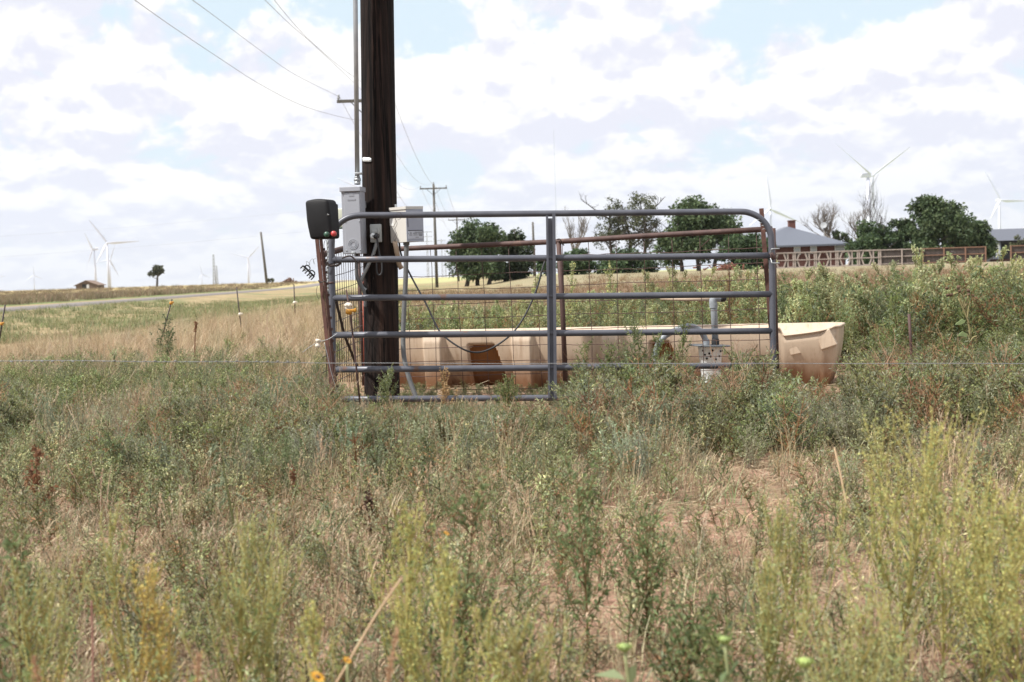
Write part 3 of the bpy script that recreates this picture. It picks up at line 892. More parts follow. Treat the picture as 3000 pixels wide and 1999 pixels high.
rr = random.Random(3)
q = P(848, 822, 330); g = gzf(q.x, q.y)
pile = MB()
for i in range(70):
    a_ = rr.uniform(0, 2 * PI); r_ = abs(rr.gauss(0, .8)); hh = max(.1, 1.25 - r_ * .75)
    c = Vector((q.x + math.cos(a_) * r_ * 1.3, q.y + math.sin(a_) * r_, g + rr.uniform(0, hh)))
    dv = Vector((rr.gauss(0, 1), rr.gauss(0, 1), rr.gauss(0, .5))).normalized() * rr.uniform(.3, .7)
    pile.tube([c - dv, c + dv], rr.uniform(.06, .14), 5)
tag(pile.build('brush_pile', mat('old_brush', (.16, .085, .06), (.1, .06, .045), 3, .9)), 'reddish brown heap of cut brush beyond the road', 'brush pile')

# ================================================================== the pen
GD = 9.85
gate = thing('tube_gate', P(1620, 1185, GD), 'blue grey six bar steel tube gate with rust spots, standing across the pen', 'gate')
BR = M(9.2, GD)
frame_pts = [(979, 1176), (975, 1000), (972, 800), (972, 712), (976, 684), (988, 661), (1010, 643), (1034, 634), (1066, 631), (1100, 631)]
frame_pts += [(1100 + (2165 - 1100) * i / 10, 631 + (620.5 - 631) * i / 10) for i in range(1, 11)]
frame_pts += [(2195, 624), (2222, 636), (2244, 657), (2257, 684), (2260, 712), (2262, 800), (2264, 950), (2266, 1060), (2268, 1164)]
mb = MB(); mb.tube(smooth_path(PX(frame_pts, GD), 4), BR, 16); mb.build('frame', gate_paint, gate)
bars = [(761, 749), (873.5, 862), (982, 969.5), (1083, 1070), (1170, 1160)]
for (yl, yr_) in bars:
    mb = MB(); pts = []
    for i in range(9):
        t = i / 8
        pts.append(P(975 + (2262 - 975) * t, yl + (yr_ - yl) * t + 1.2 * math.sin(t * PI), GD))
    mb.tube(pts, BR, 16); mb.build('bar', gate_paint, gate)
# centre brace: a channel of two flanges and a web
zt, zb = P(1617, 628, GD), P(1622, 1166, GD)
mb = MB()
wv = P(1612.5, 640, GD - .014); wb_ = P(1618, 1166, GD - .014)
mb.bar(wv, wb_, M(13, GD), .006)
mb.bar(P(1602.5, 633, GD - .005), P(1609, 1166, GD - .005), M(6, GD), .06)
mb.bar(P(1622.5, 625, GD - .024), P(1627, 1168, GD - .024), M(9, GD), .05)
mb.build('centre_brace', gate_paint, gate)
# latch hooks
for (a, b, c) in (((2256, 742), (2262, 730), (2284, 729)), ((2257, 757), (2263, 771), (2284, 771))):
    mb = MB(); mb.tube(smooth_path([P(a[0], a[1], GD - .03), P((a[0] + b[0]) / 2, (a[1] + b[1]) / 2, GD - .04), P(b[0], b[1], GD - .05), P(c[0], c[1], GD - .05)], 5), M(1.9, GD), 8); mb.build('latch_hook', galv, gate)
mb = MB(); mb.tube([P(2258, 741, GD), P(2263, 762, GD)], BR * 1.12, 16); mb.build('hinge_band', rust, gate)
mb = MB(); mb.tube([P(971.5, 826, GD), P(971.8, 832, GD)], BR * 1.06, 16); mb.build('hinge_band', rust, gate)
# weld beads / ridges at the bend
mb = MB()
for (px, py) in ((2222, 646), (2229, 655), (2235, 663), (2238, 673)):
    mb.tube([P(px - 4, py - 1, GD - .021), P(px + 3, py - 2.5, GD - .022)], M(1.0, GD), 5)
mb.build('weld_ridge', galv, gate)

# chain on the hinge side of the gate
mb = MB(); ch_pts = smooth_path(PX([(961, 706), (963, 745), (961, 800), (962, 850), (960, 895)], 9.9), 7)
for i in range(len(ch_pts) - 1):
    c = (ch_pts[i] + ch_pts[i + 1]) / 2; a_ = i % 2 * PI / 2
    sdv = Vector((math.cos(a_), math.sin(a_), 0)) * .009
    up = Vector((0, 0, .02))
    mb.tube([c - up, c - up * .6 + sdv, c + up * .6 + sdv, c + up, c + up * .6 - sdv, c - up * .6 - sdv, c - up], .004, 5, cap=False)
tag(mb.build('gate_chain', galv), 'steel chain hanging down beside the hinge upright of the gate', 'chain')

# ---- T-post with the fence charger on top
tp = thing('angle_iron_post', P(984, 1190, 9.68), 'rusty orange brown angle iron post leaning beside the gate, carrying the fence charger', 'post')
a_, b_ = P(931, 690, 9.66), P(982, 1205, 9.7)
mb = MB(); mb.bar(a_ + Vector((-.008, 0, 0)), b_ + Vector((-.008, 0, 0)), M(12, GD), .006, front=(-.5, -1, 0)); mb.bar(a_ + Vector((.017, .012, 0)), b_ + Vector((.017, .012, 0)), .04, .006, front=(1, -.35, 0)); mb.build('angle_bar', rust_light, tp)
mb = MB()
for i in range(14):
    t = .08 + i * .065; q = a_.lerp(b_, t); mb.box(q + Vector((.03, .03, 0)), (.012, .02, .018))
mb.build('stud', rust, tp)

ED = 9.56
en = thing('fence_charger', P(940, 702, ED), 'black fence charger box with green and red knobs on the leaning rusty post', 'fence charger')
c0 = P(946, 645, ED); W_, H_ = M(78, ED), M(112, ED)


def eshape(q):
    t = q.z / (H_ / 2)
    f_ = 1 + .03 * (1 - abs(t)) - (.12 * max(0, -t - .2)) - .03 * max(0, t)
    bulge = .018 * (1 - (q.x / (W_ / 2)) ** 2) * (1 - t * t) if q.y < 0 else 0
    return (q.x * f_ - .012 * t, q.y - bulge, q.z + (.012 * (1 - (q.x / (W_ / 2)) ** 2) if t > .5 else 0))


er = Matrix.Rotation(R(-22), 3, 'Z')
bmx = bmesh.new(); bmesh.ops.create_cube(bmx, size=1); bmesh.ops.scale(bmx, vec=Vector((W_, .13, H_)), verts=bmx.verts)
bmesh.ops.subdivide_edges(bmx, edges=list(bmx.edges), cuts=5, use_grid_fill=True)
ed_ = [e for e in bmx.edges if len(e.link_faces) == 2 and e.calc_face_angle() > 1]
bmesh.ops.bevel(bmx, geom=ed_, offset=.018, segments=4, profile=.5, affect='EDGES')
bmx.verts.index_update()
mb = MB(); mb.add([er @ Vector(eshape(q.co)) + c0 for q in bmx.verts], [tuple(q.index for q in f.verts) for f in bmx.faces], True); bmx.free()
mb.build('case', black_plastic, en)
mb = MB(); mb.rbox(c0 + er @ Vector((-.01, .075, -.005)), (W_ * .94, .03, H_ * .88), .01, 2, er); mb.build('back_plate', black_plastic, en)
for (px, py, mm_) in ((955, 687, green_p), (975.5, 685, red_p)):
    q = P(px, py, ED - .125); mb = MB(); r_ = M(8, ED)
    mb.lathe([(r_ * .8, .03), (r_, .022), (r_, .006), (r_ * .85, 0), (r_ * .01, -.002)], q, (.25, 1, 0), 18); mb.build('knob', mm_, en)
q = P(960, 630, ED - .1); mb = MB(); mb.lathe([(M(3.2, ED), .02), (M(3.2, ED), .004), (M(2, ED), 0), (.0005, 0)], q, (.2, 1, 0), 12); mb.build('indicator_lamp', mat('lamp_lens', (.1, .1, .1), (.08, .08, .08), 5, .2), en)

# ---- clips and insulators tied to the posts
CD = 9.6
clip = thing('insulator_clip', P(895, 800, CD), 'black double ring insulator clip dangling from a wire on the rusty leaning post', 'insulator')
mb = MB()
for (cx, cy) in ((901.5, 784.5), (915.5, 799.5)):
    c = P(cx, cy, CD); ux = (P(cx + 5.5, cy + 5.5, CD) - c); uy = (P(cx + 3.4, cy - 3.4, CD) - c) * 1.0
    mb.tube([c + ux * math.cos(t * PI / 9) * 1.05 + uy * math.sin(t * PI / 9) * 1.1 for t in range(19)], M(1.9, CD), 6, cap=False)
mb.bar(P(890, 780, CD), P(921, 811, CD), M(5, CD), .012)
for (x0, y0) in ((889, 778), (895, 787), (902, 793), (908, 800), (914, 807), (920, 811)):
    mb.bar(P(x0, y0, CD), P(x0 - 9, y0 + 9, CD), M(3.2, CD), .01)
mb.build('clip_body', black_plastic, clip)
for (x0, y0, x1, y1) in ((887, 784, 895, 794), (904, 803, 912, 812)):
    mb = MB(); mb.tube([P(x0, y0, CD), P(x1, y1, CD)], M(2.2, CD), 8); mb.build('metal_pin', galv, clip)
mb = MB(); mb.tube(smooth_path(PX([(899, 778), (898, 766), (907, 773), (905, 778), (909, 764), (917, 759), (921, 775), (918, 762), (926, 756)], CD), 5), M(.8, CD), 5); mb.build('tie_wire', galv, clip)

ins = thing('ceramic_insulator', P(933, 1002, 9.62), 'white spool insulator wired to the foot of the leaning rusty post', 'insulator')
a_, b_ = P(921, 1003, 9.6), P(945, 998, 9.62); axd = (b_ - a_).normalized(); ln = (b_ - a_).length
mb = MB(); r_ = M(8.5, 9.6); mb.lathe([(.002, 0), (r_ * .8, .001), (r_, ln * .15), (r_ * .95, ln * .3), (r_ * .55, ln * .42), (r_ * .55, ln * .58), (r_ * .95, ln * .7), (r_, ln * .85), (r_ * .8, ln), (.002, ln)], P(933, 993.5, 9.61) - Vector((0, 0, 0)), (P(931, 1010, 9.61) - P(933, 993.5, 9.61)) * 1 + axd * .0, 14)
mb.build('spool', ceramic, ins)
mb = MB(); mb.tube(smooth_path(PX([(932, 1002), (948, 998), (962, 994), (978, 984), (988, 977)], 9.6), 4), M(.9, 9.6), 5); mb.tube(smooth_path(PX([(930, 1003), (915, 1012), (900, 1022), (886, 1033)], 9.6), 3), M(.7, 9.6), 5)
mb.tube(smooth_path(PX([(950, 1004), (960, 1045), (970, 1090), (985, 1140), (996, 1178)], 9.55), 4), M(1.0, 9.6), 5)
mb.build('tie_wire', galv, ins)

rd = thing('fence_rod', P(1055, 1180, 9.72), 'thin rusty rod with cream and yellow insulators leaning in front of the gate', 'fence rod')
mb = MB(); mb.tube([P(1014.5, 850, 9.74), P(1027, 925, 9.74), P(1041, 1050, 9.73), P(1055, 1185, 9.72)], M(2.8, 9.7), 8); mb.build('rod', rust, rd)
c = P(1020.5, 897, 9.71); mb = MB(); rr = random.Random(5)
mb.lathe([(.002, -.024), (.018, -.022), (.025, -.012), (.018, -.004), (.026, .004), (.024, .014), (.015, .022), (.002, .024)], c, (.1, -.3, 1), 14)
for i in range(6):
    a_ = i * PI / 3; mb.rbox(c + Vector((math.cos(a_) * .021, math.sin(a_) * .021 - .004, .006)), (.014, .012, .018), .004, 2)
mb.build('cream_insulator', ceramic, rd)
c = P(1022, 913, 9.7); mb = MB(); mb.lathe([(.012, -.02), (.021, -.016), (.023, .0), (.02, .014), (.012, .018)], c, (.1, -.1, 1), 14)
mb.rbox(c + Vector((.03, -.004, .006)), (.04, .02, .02), .005, 2); mb.rbox(c + Vector((.047, -.006, .01)), (.014, .026, .026), .004, 2); mb.build('yellow_insulator', yellow_p, rd)

# ---- rust post sticking up behind the gate's far upright, pen's corner posts
sp_ = thing('angle_iron_post', P(2272, 1150, 10.0), 'rusty angle iron post whose top rises above the bent gate corner', 'post')
a_, b_ = P(2230.5, 611, 9.99), P(2275, 1165, 10.03)
a2 = a_.lerp(b_, 1)
mb = MB(); mb.bar(a_, b_, M(13, 10), .006, front=(-.4, -1, 0)); mb.bar(a_ + Vector((.014, .015, 0)), b_ + Vector((.014, .015, 0)), .035, .006, front=(1, -.3, 0)); mb.build('angle_bar', rust_light, sp_)

# ---- back side of the pen: pipe rail, posts, welded wire
BL, BRt = (1058, 11.45), (2270, 10.15)


def bpt(px, py):
    """point of the pen's back plane seen at this pixel"""
    a_ = Vector(((BL[0] - 1500) / F * BL[1], BL[1])); b_ = Vector(((BRt[0] - 1500) / F * BRt[1], BRt[1]))
    ray = (P(px, py, 1) - CAM)
    # solve CAM + ray*k on the line a-b in plan
    dx, dy = b_.x - a_.x, b_.y - a_.y
    k = (a_.x * dy - a_.y * dx) / (ray.x * dy - ray.y * dx)
    return CAM + ray * k


bf = thing('pen_back_fence', bpt(1640, 1120), 'back fence of the pen, rusty pipe rail over square welded wire', 'fence')
mb = MB(); mb.tube([bpt(x, y) for x, y in ((1052, 737), (1190, 728.5), (1400, 719), (1640, 708), (1900, 691), (2100, 680), (2262, 671))], M(8, 10.6), 12); mb.build('top_rail', rust, bf)
mb = MB(); mb.tube([bpt(1636, 705), bpt(1648, 900), bpt(1657, 1130)], M(7.6, 10.7), 12); mb.build('post', rust, bf)
mb = MB(); mb.tube([bpt(2264, 669), bpt(2268, 850), bpt(2277, 1140)], M(8.2, 10.1), 12); mb.build('post', rust, bf)
mb = MB(); rr = random.Random(8)
top = lambda x: 737 + (671 - 737) * (x - 1052) / (2262 - 1052) + 6
VX = [(1117, 1130), (1188, 1206), (1262, 1281), (1335, 1358), (1410, 1434), (1488, 1512), (1565, 1590), (1646, 1664), (1724, 1738), (1805, 1815), (1886, 1897), (1968, 1980), (2050, 2063), (2133, 2146), (2216, 2231)]
for (xt, xbm) in VX:
    pts = []
    for i in range(9):
        t = i / 8; pts.append(bpt(xt + (xbm - xt) * t + rr.gauss(0, .9), top(xt) + (1150 - top(xt)) * t))
    mb.tube(pts, .0026, 6)
rows = [(771, 766), (816, 806), (856, 846), (900, 882.5), (940, 905), (982, 949), (1024, 994), (1064, 1040), (1105, 1082), (1147, 1126)]
rowsR = [(771, 727), (816, 771), (857, 816), (899, 865), (940, 905), (983, 949), (1024, 996), (1064, 1041), (1105, 1083), (1146, 1126)]
for (yl, yr_) in rowsR:
    pts = []
    for i in range(41):
        t = i / 40; sag = 1.6 * math.sin(t * 13 + yl) + rr.gauss(0, .7)
        pts.append(bpt(1058 + (2262 - 1058) * t, yl + (yr_ - yl) * t ** 1.02 + sag))
    mb.tube(pts, .0026, 6)
mb.tube([bpt(2048, 732), bpt(2062, 716), bpt(2080, 700)], .003, 5)
mb.build('welded_wire', wire_rust, bf)
mb = MB(); mb.tube(smooth_path([bpt(1633, 702) + Vector((0, -.03, 0)), bpt(1640, 702) + Vector((0, -.05, 0)), bpt(1646, 712) + Vector((0, -.04, 0)), bpt(1652, 720) + Vector((0, -.03, 0))], 4), .005, 6); mb.build('wire_tie', dark_wire, bf)

# ---- side of the pen running back from the hinge post
ls = thing('pen_side_fence', P(1058, 1110, 11.4), 'side fence of the pen seen nearly end on beside the wooden pole', 'fence')


def lpt(px, py):
    t = (px - 945) / (1062 - 945); return P(px, py, 10.0 + 1.45 * t)


mb = MB(); mb.tube([lpt(936, 749), lpt(1000, 731), lpt(1056, 716)], [.022, .023, .024], 12); mb.build('top_rail', rust, ls)
mb = MB(); mb.tube([P(1050, 730, 11.45), P(1055, 870, 11.45), P(1066, 1130, 11.45)], [M(5.2, 11.4)] * 3, 10); mb.build('corner_post', rust, ls)
mb = MB(); mb.tube([P(1064, 800, 11.38), P(1070, 1120, 11.38)], [M(3.4, 11.4)] * 2, 8); mb.build('painted_rod', orange_p, ls)
mb = MB()
for i in range(18):
    t = i / 17; xt = 946 + 112 * t; tp_y = 749 - 33 * t
    pts = [lpt(xt + 12 * s_ + rr.gauss(0, .35), tp_y + (1120 - tp_y) * s_) for s_ in (0, .25, .5, .75, 1)]
    mb.tube(pts, .0025, 5)
for k_ in range(9):
    yl = 820 + 44.5 * (k_ - 1) + 2; sl = -(.31 + .022 * k_)
    mb.tube([lpt(x, yl + sl * (x - 945) + (3 if k_ > 3 else 0) + rr.gauss(0, .5)) for x in range(945, 1066, 15)], .0028, 5)
mb.build('welded_wire', dark_wire, ls)
mb = MB(); mb.tube([P(957, 760, 9.95), P(985, 885, 10.1), P(1010, 985, 10.3), P(1045, 1072, 10.6)], M(4.2, 10.2), 8); mb.build('brace_rod', dark_wire, ls)

# tangle of dark wire between post and gate
mb = MB(); rr = random.Random(12)
for k_ in range(5):
    pts = [(938 + rr.uniform(-2, 6), 752 + k_ * 4), (948 + rr.uniform(-3, 3), 764 + k_ * 5), (958, 772 + rr.uniform(-6, 8)), (968, 776 + rr.uniform(-3, 6)), (985, 775 + rr.uniform(-4, 6)), (1000, 770 + rr.uniform(-3, 3))]
    mb.tube(smooth_path([P(x, y, 9.72 + .03 * k_) for x, y in pts], 5), M(1.7, 9.7), 6)
tag(mb.build('wire_tangle', dark_wire), 'tangle of black wire between the leaning rusty post and the gate', 'wire'); mb = MB()
for k_ in range(3):
    pts = [(932 + k_, 822 + 2 * k_), (940, 828 + rr.uniform(-2, 2)), (952, 826 + rr.uniform(-3, 3)), (958, 829)]
    mb.tube(smooth_path([P(x, y, 9.62 - .01 * k_) for x, y in pts], 4), M(1.4, 9.7), 6)
mb.tube(smooth_path(PX([(1002, 757), (1018, 751), (1030, 752), (1045, 766), (1052, 771)], 9.8), 4), M(2.4, 9.8), 7)
mb.tube(smooth_path(PX([(953, 702), (949, 720), (953, 742), (951, 758), (956, 772)], 9.7), 4), M(.8, 9.7), 5)
mb.tube(smooth_path(PX([(972, 706), (977, 735), (985, 760), (987, 772)], 9.75), 4), M(.8, 9.7), 5)
mb.tube(smooth_path(PX([(930, 838), (927, 852), (929, 868), (934, 876)], 9.6), 4), M(.7, 9.7), 5)
tag(mb.build('loose_wire', dark_wire), 'fine loose wires and clip wire curling beside the leaning rusty post', 'wire')
mb = MB()
mb.tube(smooth_path(PX([(1160, 640), (1162, 628), (1170, 622), (1177, 632), (1172, 642), (1164, 645)], 9.81), 4), M(.6, 9.8), 5)
for o_ in (0, 5):
    mb.tube(smooth_path([P(1157 + o_ * .7 + 3 * math.sin(i * 1.3 + o_), 640 + i * 7, 9.83) for i in range(11)], 4), M(.65, 9.8), 5)
tag(mb.build('twisted_wire', dark_wire), 'thin twisted wire hanging from the top gate bar before the cream control box', 'wire')

# ---- wooden utility pole
PD = 10.62
bt_, tt_ = P(1119.5, 1150, PD), P(1104.5, 0, PD)
pole = thing('wooden_pole', (bt_.x, bt_.y, gzf(bt_.x, bt_.y)), 'massive dark brown wooden utility pole rising out of the pen', 'utility pole')
mb = MB(); ax_ = (tt_ - bt_)
pts, rs = [], []
rr = random.Random(2)
for i in range(-1, 46):
    t = i / 14.0
    pts.append(bt_ + ax_ * t); rs.append(M(52, PD) * (1 - .062 * t) * (1 + rr.uniform(-.006, .006)))
mb.tube(pts, rs, 40); mb.build('shaft', wood_pole_material(), pole)
mb = MB(); q = P(1083.5, 467, PD - M(50, PD) - .0); cx, cz = P(1106, 467, PD), q.z
vs, fs = [], []
rp = M(50, PD) + .003
for i in range(13):
    a_ = R(-27.5) + R(37) * (i / 12) - R(25)
    e_ = .0055 if i in (0, 12) else (.0 if 1 < i < 11 else .002)
    hh = M(6.2, PD) - e_
    for zz in (-hh, hh):
        vs.append(Vector((cx.x + math.sin(a_) * rp, cx.y - math.cos(a_) * rp, cz + zz - (i - 6) * .0008)))
for i in range(12): fs.append((2 * i, 2 * i + 2, 2 * i + 3, 2 * i + 1))
vs2 = [v_ + Vector((0, -.0025, 0)) for v_ in vs]; nb = len(vs)
mb.add(vs + vs2, fs + [tuple(k + nb for k in reversed(f)) for f in fs] + [(2 * i, 2 * i + nb, 2 * i + 2 + nb, 2 * i + 2) for i in range(12)] + [(2 * i + 1, 2 * i + 3, 2 * i + 3 + nb, 2 * i + 1 + nb) for i in range(12)] + [(0, 1, nb + 1, nb), (24, 24 + nb, 25 + nb, 25)], True)
mb.build('tag_plate', white_plastic, pole)

# ---- conduit riser and meter cabinet
RD = 10.42
ri = thing('conduit_riser', P(1047, 548, RD), 'galvanised conduit running up the wooden pole from the tall grey cabinet', 'conduit')
a_, b_ = P(1047, 540, RD), P(1041, 0, RD); dv = b_ - a_
mb = MB(); mb.tube([a_, b_, b_ + dv * 1.6], M(6.9, RD), 16); mb.build('pipe', galv, ri)
for (py, r_, h_) in ((527, 10.2, 8), (537, 9, 9), (520, 8.4, 4)):
    q = P(1047 - .01 * (540 - py), py, RD); mb = MB(); mb.lathe([(M(6, RD), -M(h_, RD) / 2), (M(r_, RD), -M(h_, RD) / 2), (M(r_, RD), M(h_, RD) / 2), (M(6, RD), M(h_, RD) / 2)], q, dv, 10); mb.build('coupling', galv, ri)
q = P(1048, 509, RD - .02); mb = MB(); mb.rbox(q + Vector((.008, 0, 0)), (M(22, RD), .05, M(6, RD)), .004, 2); mb.build('pipe_strap', galv, ri)

MD = 10.36
cab = thing('meter_cabinet', P(1028, 745, MD), 'tall narrow pale grey cabinet with embossed rings, strapped to the wooden pole', 'electrical cabinet')
mrot = Matrix.Rotation(R(-9), 3, 'Z')
c = P(1030.5, 650, MD); W_, H_ = M(58, MD), M(188, MD); dp = .13
mb = MB(); mb.rbox(c + mrot @ Vector((0, dp / 2, 0)), (W_, dp, H_), .004, 2, mrot, smooth=False); mb.build('body', box_grey, cab)
mb = MB(); mb.rbox(c + mrot @ Vector((M(3.5, MD), -.008, -M(5, MD))), (M(48, MD), .014, M(178, MD)), .004, 2, mrot, smooth=False); dr = mb.build('door', box_grey, cab)
mb = MB(); mb.rbox(c + mrot @ Vector((0, .055, H_ / 2 + .002)), (W_ + .012, dp + .03, M(14, MD)), .004, 2, mrot, smooth=False); mb.build('hood', box_grey, cab)
fc_ = c + mrot @ Vector((M(3.5, MD), -.0165, 0))
mb = MB(); nrm = mrot @ Vector((0, 1, 0)); rc = fc_ + Vector((0, 0, -M(66, MD)))
for r_ in (7, 10.5, 14.5):
    q = [rc + mrot @ Vector((math.cos(t * PI / 16) * M(r_, MD), .001, math.sin(t * PI / 16) * M(r_, MD))) for t in range(33)]
    mb.tube(q, M(1.1, MD), 6, cap=False)
mb.build('knockout_ring', box_grey, dr)
mb = MB(); mb.box(fc_ + Vector((0, .001, M(78, MD))), (M(14, MD), .003, M(9, MD)), mrot); mb.box(fc_ + Vector((0, .001, M(64, MD))), (M(24, MD), .003, M(5, MD)), mrot); mb.build('faded_label', mat('faded_print', (.27, .28, .31), (.25, .26, .29), 40, .6), dr)
mb = MB(); mb.box(P(1066, 600, 10.5), (.03, .05, .05)); mb.box(P(1066, 700, 10.5), (.03, .05, .05)); mb.build('mounting_bracket', galv, cab)

mb = MB()
for (u_, v_) in ((-21, 84), (21, 84), (-21, -84), (21, -84), (21, 0), (-21, 0)):
    mb.lathe([(.0005, -.003), (.005, -.002), (.005, .002)], fc_ + mrot @ Vector((M(u_, MD), 0, M(v_, MD))), mrot @ Vector((0, 1, 0)), 8)
mb.build('screw', galv, dr)
mb = MB(); mb.rbox(c + mrot @ Vector((M(3.5, MD), -.014, -M(92, MD))), (.03, .02, .02), .003, 2, mrot); mb.build('latch', galv, cab)
mbx = thing('meter_box', P(991, 668, 10.7), 'cream box half hidden between the black charger and the tall grey cabinet', 'electrical box')
mb = MB(); mb.rbox(P(1005, 640, 10.72), (M(44, 10.7), .12, M(58, 10.7)), .012, 3); mb.build('case', mat('faded_cream', (.62, .64, .52), (.57, .59, .47), 4, .5), mbx)
mb = MB(); mb.rbox(P(1005, 668, 10.715), (M(40, 10.7), .1, M(5, 10.7)), .003, 2); mb.build('base_strip', mat('dull_green', (.12, .2, .17), (.1, .17, .14), 4, .5), mbx)

# ---- outlet box with plug, flexible conduit
OD = 10.62 - M(52, 10.6) - .02
ob = thing('outlet_box', P(1102, 711, OD), 'small grey weatherproof outlet box with a plugged in cord on the wooden pole', 'outlet box')
c = P(1101.5, 684, OD); mb = MB(); mb.rbox(c, (M(33, OD), .055, M(53, OD)), .006, 3); mb.build('case', mat('zinc_box', (.37, .385, .375), (.32, .335, .325), 8, .5), ob)
mb = MB(); mb.rbox(c + Vector((.002, -.035, .012)), (M(24, OD), .02, M(10, OD)), .005, 2); mb.rbox(c + Vector((M(8, OD), -.035, M(6, OD))), (M(5, OD), .03, M(18, OD)), .004, 2); mb.build('flip_cover', mat('zinc_box', (.5, .5, .5)), ob)
mb = MB(); mb.lathe([(.004, -.03), (.018, -.03), (.022, -.01), (.022, .02)], P(1093, 692, OD - .03), (0, 1, 0), 14); mb.build('socket', white_plastic, ob)
mb = MB(); mb.lathe([(.004, -.045), (.016, -.04), (.02, -.015), (.02, .01)], P(1104, 692, OD - .03), (.2, 1, .1), 12); mb.build('plug', rubber, ob)
mb = MB(); mb.tube(smooth_path(PX([(1104, 693), (1107, 715), (1112, 745), (1119, 775), (1118, 800), (1110, 806), (1104, 795), (1103, 765), (1098, 752), (1092, 750)], OD - .06), 5), M(2.6, OD), 8); mb.build('cord', rubber, ob)
fx = MB(); path = smooth_path(PX([(1103, 711), (1097, 735), (1089, 757), (1078, 780), (1068, 800), (1060, 818), (1058, 832), (1063, 843), (1072, 850)], (OD - .015, 10.5)), 10)
rs = [M(4.6, 10.5) * (1.0 + .16 * (i % 2)) for i in range(len(path))]
fx.tube(path, rs, 10); tag(fx.build('flexible_conduit', galv), 'ribbed metal flexible conduit curving down from the outlet box on the pole', 'conduit')
fx = MB(); fx.tube(smooth_path(PX([(1046, 745), (1044, 790), (1047, 815), (1058, 840), (1068, 860), (1070, 900)], (10.45, 10.5)), 6), M(5.2, 10.5), 10); tag(fx.build('corner_conduit', conduit_m), 'dark grey conduit dropping from beneath the tall grey cabinet', 'conduit')

# ---- control box on the pole's other side
WD = 10.38
cb = thing('control_box', P(1188, 712, WD), 'boxy electrical control with a cream side and a labelled front shaded blue grey, hung on the pole', 'control box')
p_l, p_c, p_r = P(1138, 662, WD + .16), P(1190, 662, WD), P(1240, 662, WD + .06)
z0, z1 = P(1190, 709, WD).z, P(1190, 613, WD).z
hx = (z1 - z0)
mb = MB()
A2, B2, C2 = Vector((p_l.x, p_l.y, 0)), Vector((p_c.x, p_c.y, 0)), Vector((p_r.x, p_r.y, 0)); D2 = A2 + C2 - B2
def wallbox(mbx_, a, b, c, d, z0, z1):
    up0, up1 = Vector((0, 0, z0)), Vector((0, 0, z1))
    mbx_.add([a + up0, b + up0, c + up0, d + up0, a + up1, b + up1, c + up1, d + up1], [(0, 1, 5, 4), (1, 2, 6, 5), (2, 3, 7, 6), (3, 0, 4, 7), (4, 5, 6, 7), (3, 2, 1, 0)])
wallbox(mb, A2, B2, C2, D2, z0, z1); mb.build('case', box_white, cb)
e1_ = (C2 - B2).normalized(); nf = Vector((e1_.y, -e1_.x, 0));  nf = nf if nf.y < 0 else -nf
e2_ = (A2 - B2).normalized(); nl = Vector((e2_.y, -e2_.x, 0));  nl = nl if nl.y < 0 else -nl
lf = (C2 - B2).length; ll = (A2 - B2).length
def fpanel(u0, u1, v0, v1, th=.004, off=0.0, base=None, e=None, n_=None):
    base = B2 if base is None else base; e = e1_ if e is None else e; n_ = nf if n_ is None else n_
    a = base + e * u0 + n_ * off; b = base + e * u1 + n_ * off
    mb.add([a + Vector((0, 0, v0)), b + Vector((0, 0, v0)), b + Vector((0, 0, v1)), a + Vector((0, 0, v1)), a + n_ * th + Vector((0, 0, v0)), b + n_ * th + Vector((0, 0, v0)), b + n_ * th + Vector((0, 0, v1)), a + n_ * th + Vector((0, 0, v1))],
           [(3, 2, 1, 0), (4, 5, 6, 7), (0, 1, 5, 4), (1, 2, 6, 5), (2, 3, 7, 6), (3, 0, 4, 7)])
mb = MB(); fpanel(0.001, lf - .001, z0 + .001, z1 - .001, .006); fp = mb.build('front_cover', box_shaded, cb)
mb = MB(); fpanel(.012, lf - .01, z0 + hx * .09, z0 + hx * .33, .003, .006); lb = mb.build('printed_label', label_m, fp)
mb = MB(); fpanel(.012, lf - .01, z0 + hx * .335, z0 + hx * .355, .003, .006)
rr = random.Random(4)
for (u0, u1, v_) in ((.45, .88, .285), (.2, .26, .28), (.88, .95, .29), (.07, .12, .24), (.18, .28, .25), (.36, .6, .25), (.66, .9, .25), (.12, .3, .2), (.38, .62, .2), (.68, .9, .21), (.7, .88, .18), (.5, .68, .13)):
    fpanel(lf * u0, lf * u1, z0 + hx * v_, z0 + hx * (v_ + .012), .002, .0085)
fpanel(lf * .07, lf * .1, z0 + hx * .45, z0 + hx * .76, .002, .006)
mb.build('print_line', ink, lb)
mb = MB(); fpanel(ll * .68, ll * .95, z0 + hx * .52, z0 + hx * .74, .003, .0, B2, e2_, nl); mb.build('side_sticker', mat('white_sticker', (.78, .77, .74), (.74, .73, .7), 5, .5), cb)
mb = MB(); hl_ = .012; wallbox(mb, A2 + (A2 - C2).normalized() * hl_, B2 + (B2 - D2).normalized() * hl_, C2 + (C2 - A2).normalized() * hl_ * .3, D2, z1, z1 + M(8, WD)); mb.build('lid', box_white, cb)
mb = MB(); q = P(1160, 606, WD + .1); mb.rbox(q, (M(7, WD), .01, M(13, WD)), .003, 2); mb.build('hanging_tab', galv, cb)

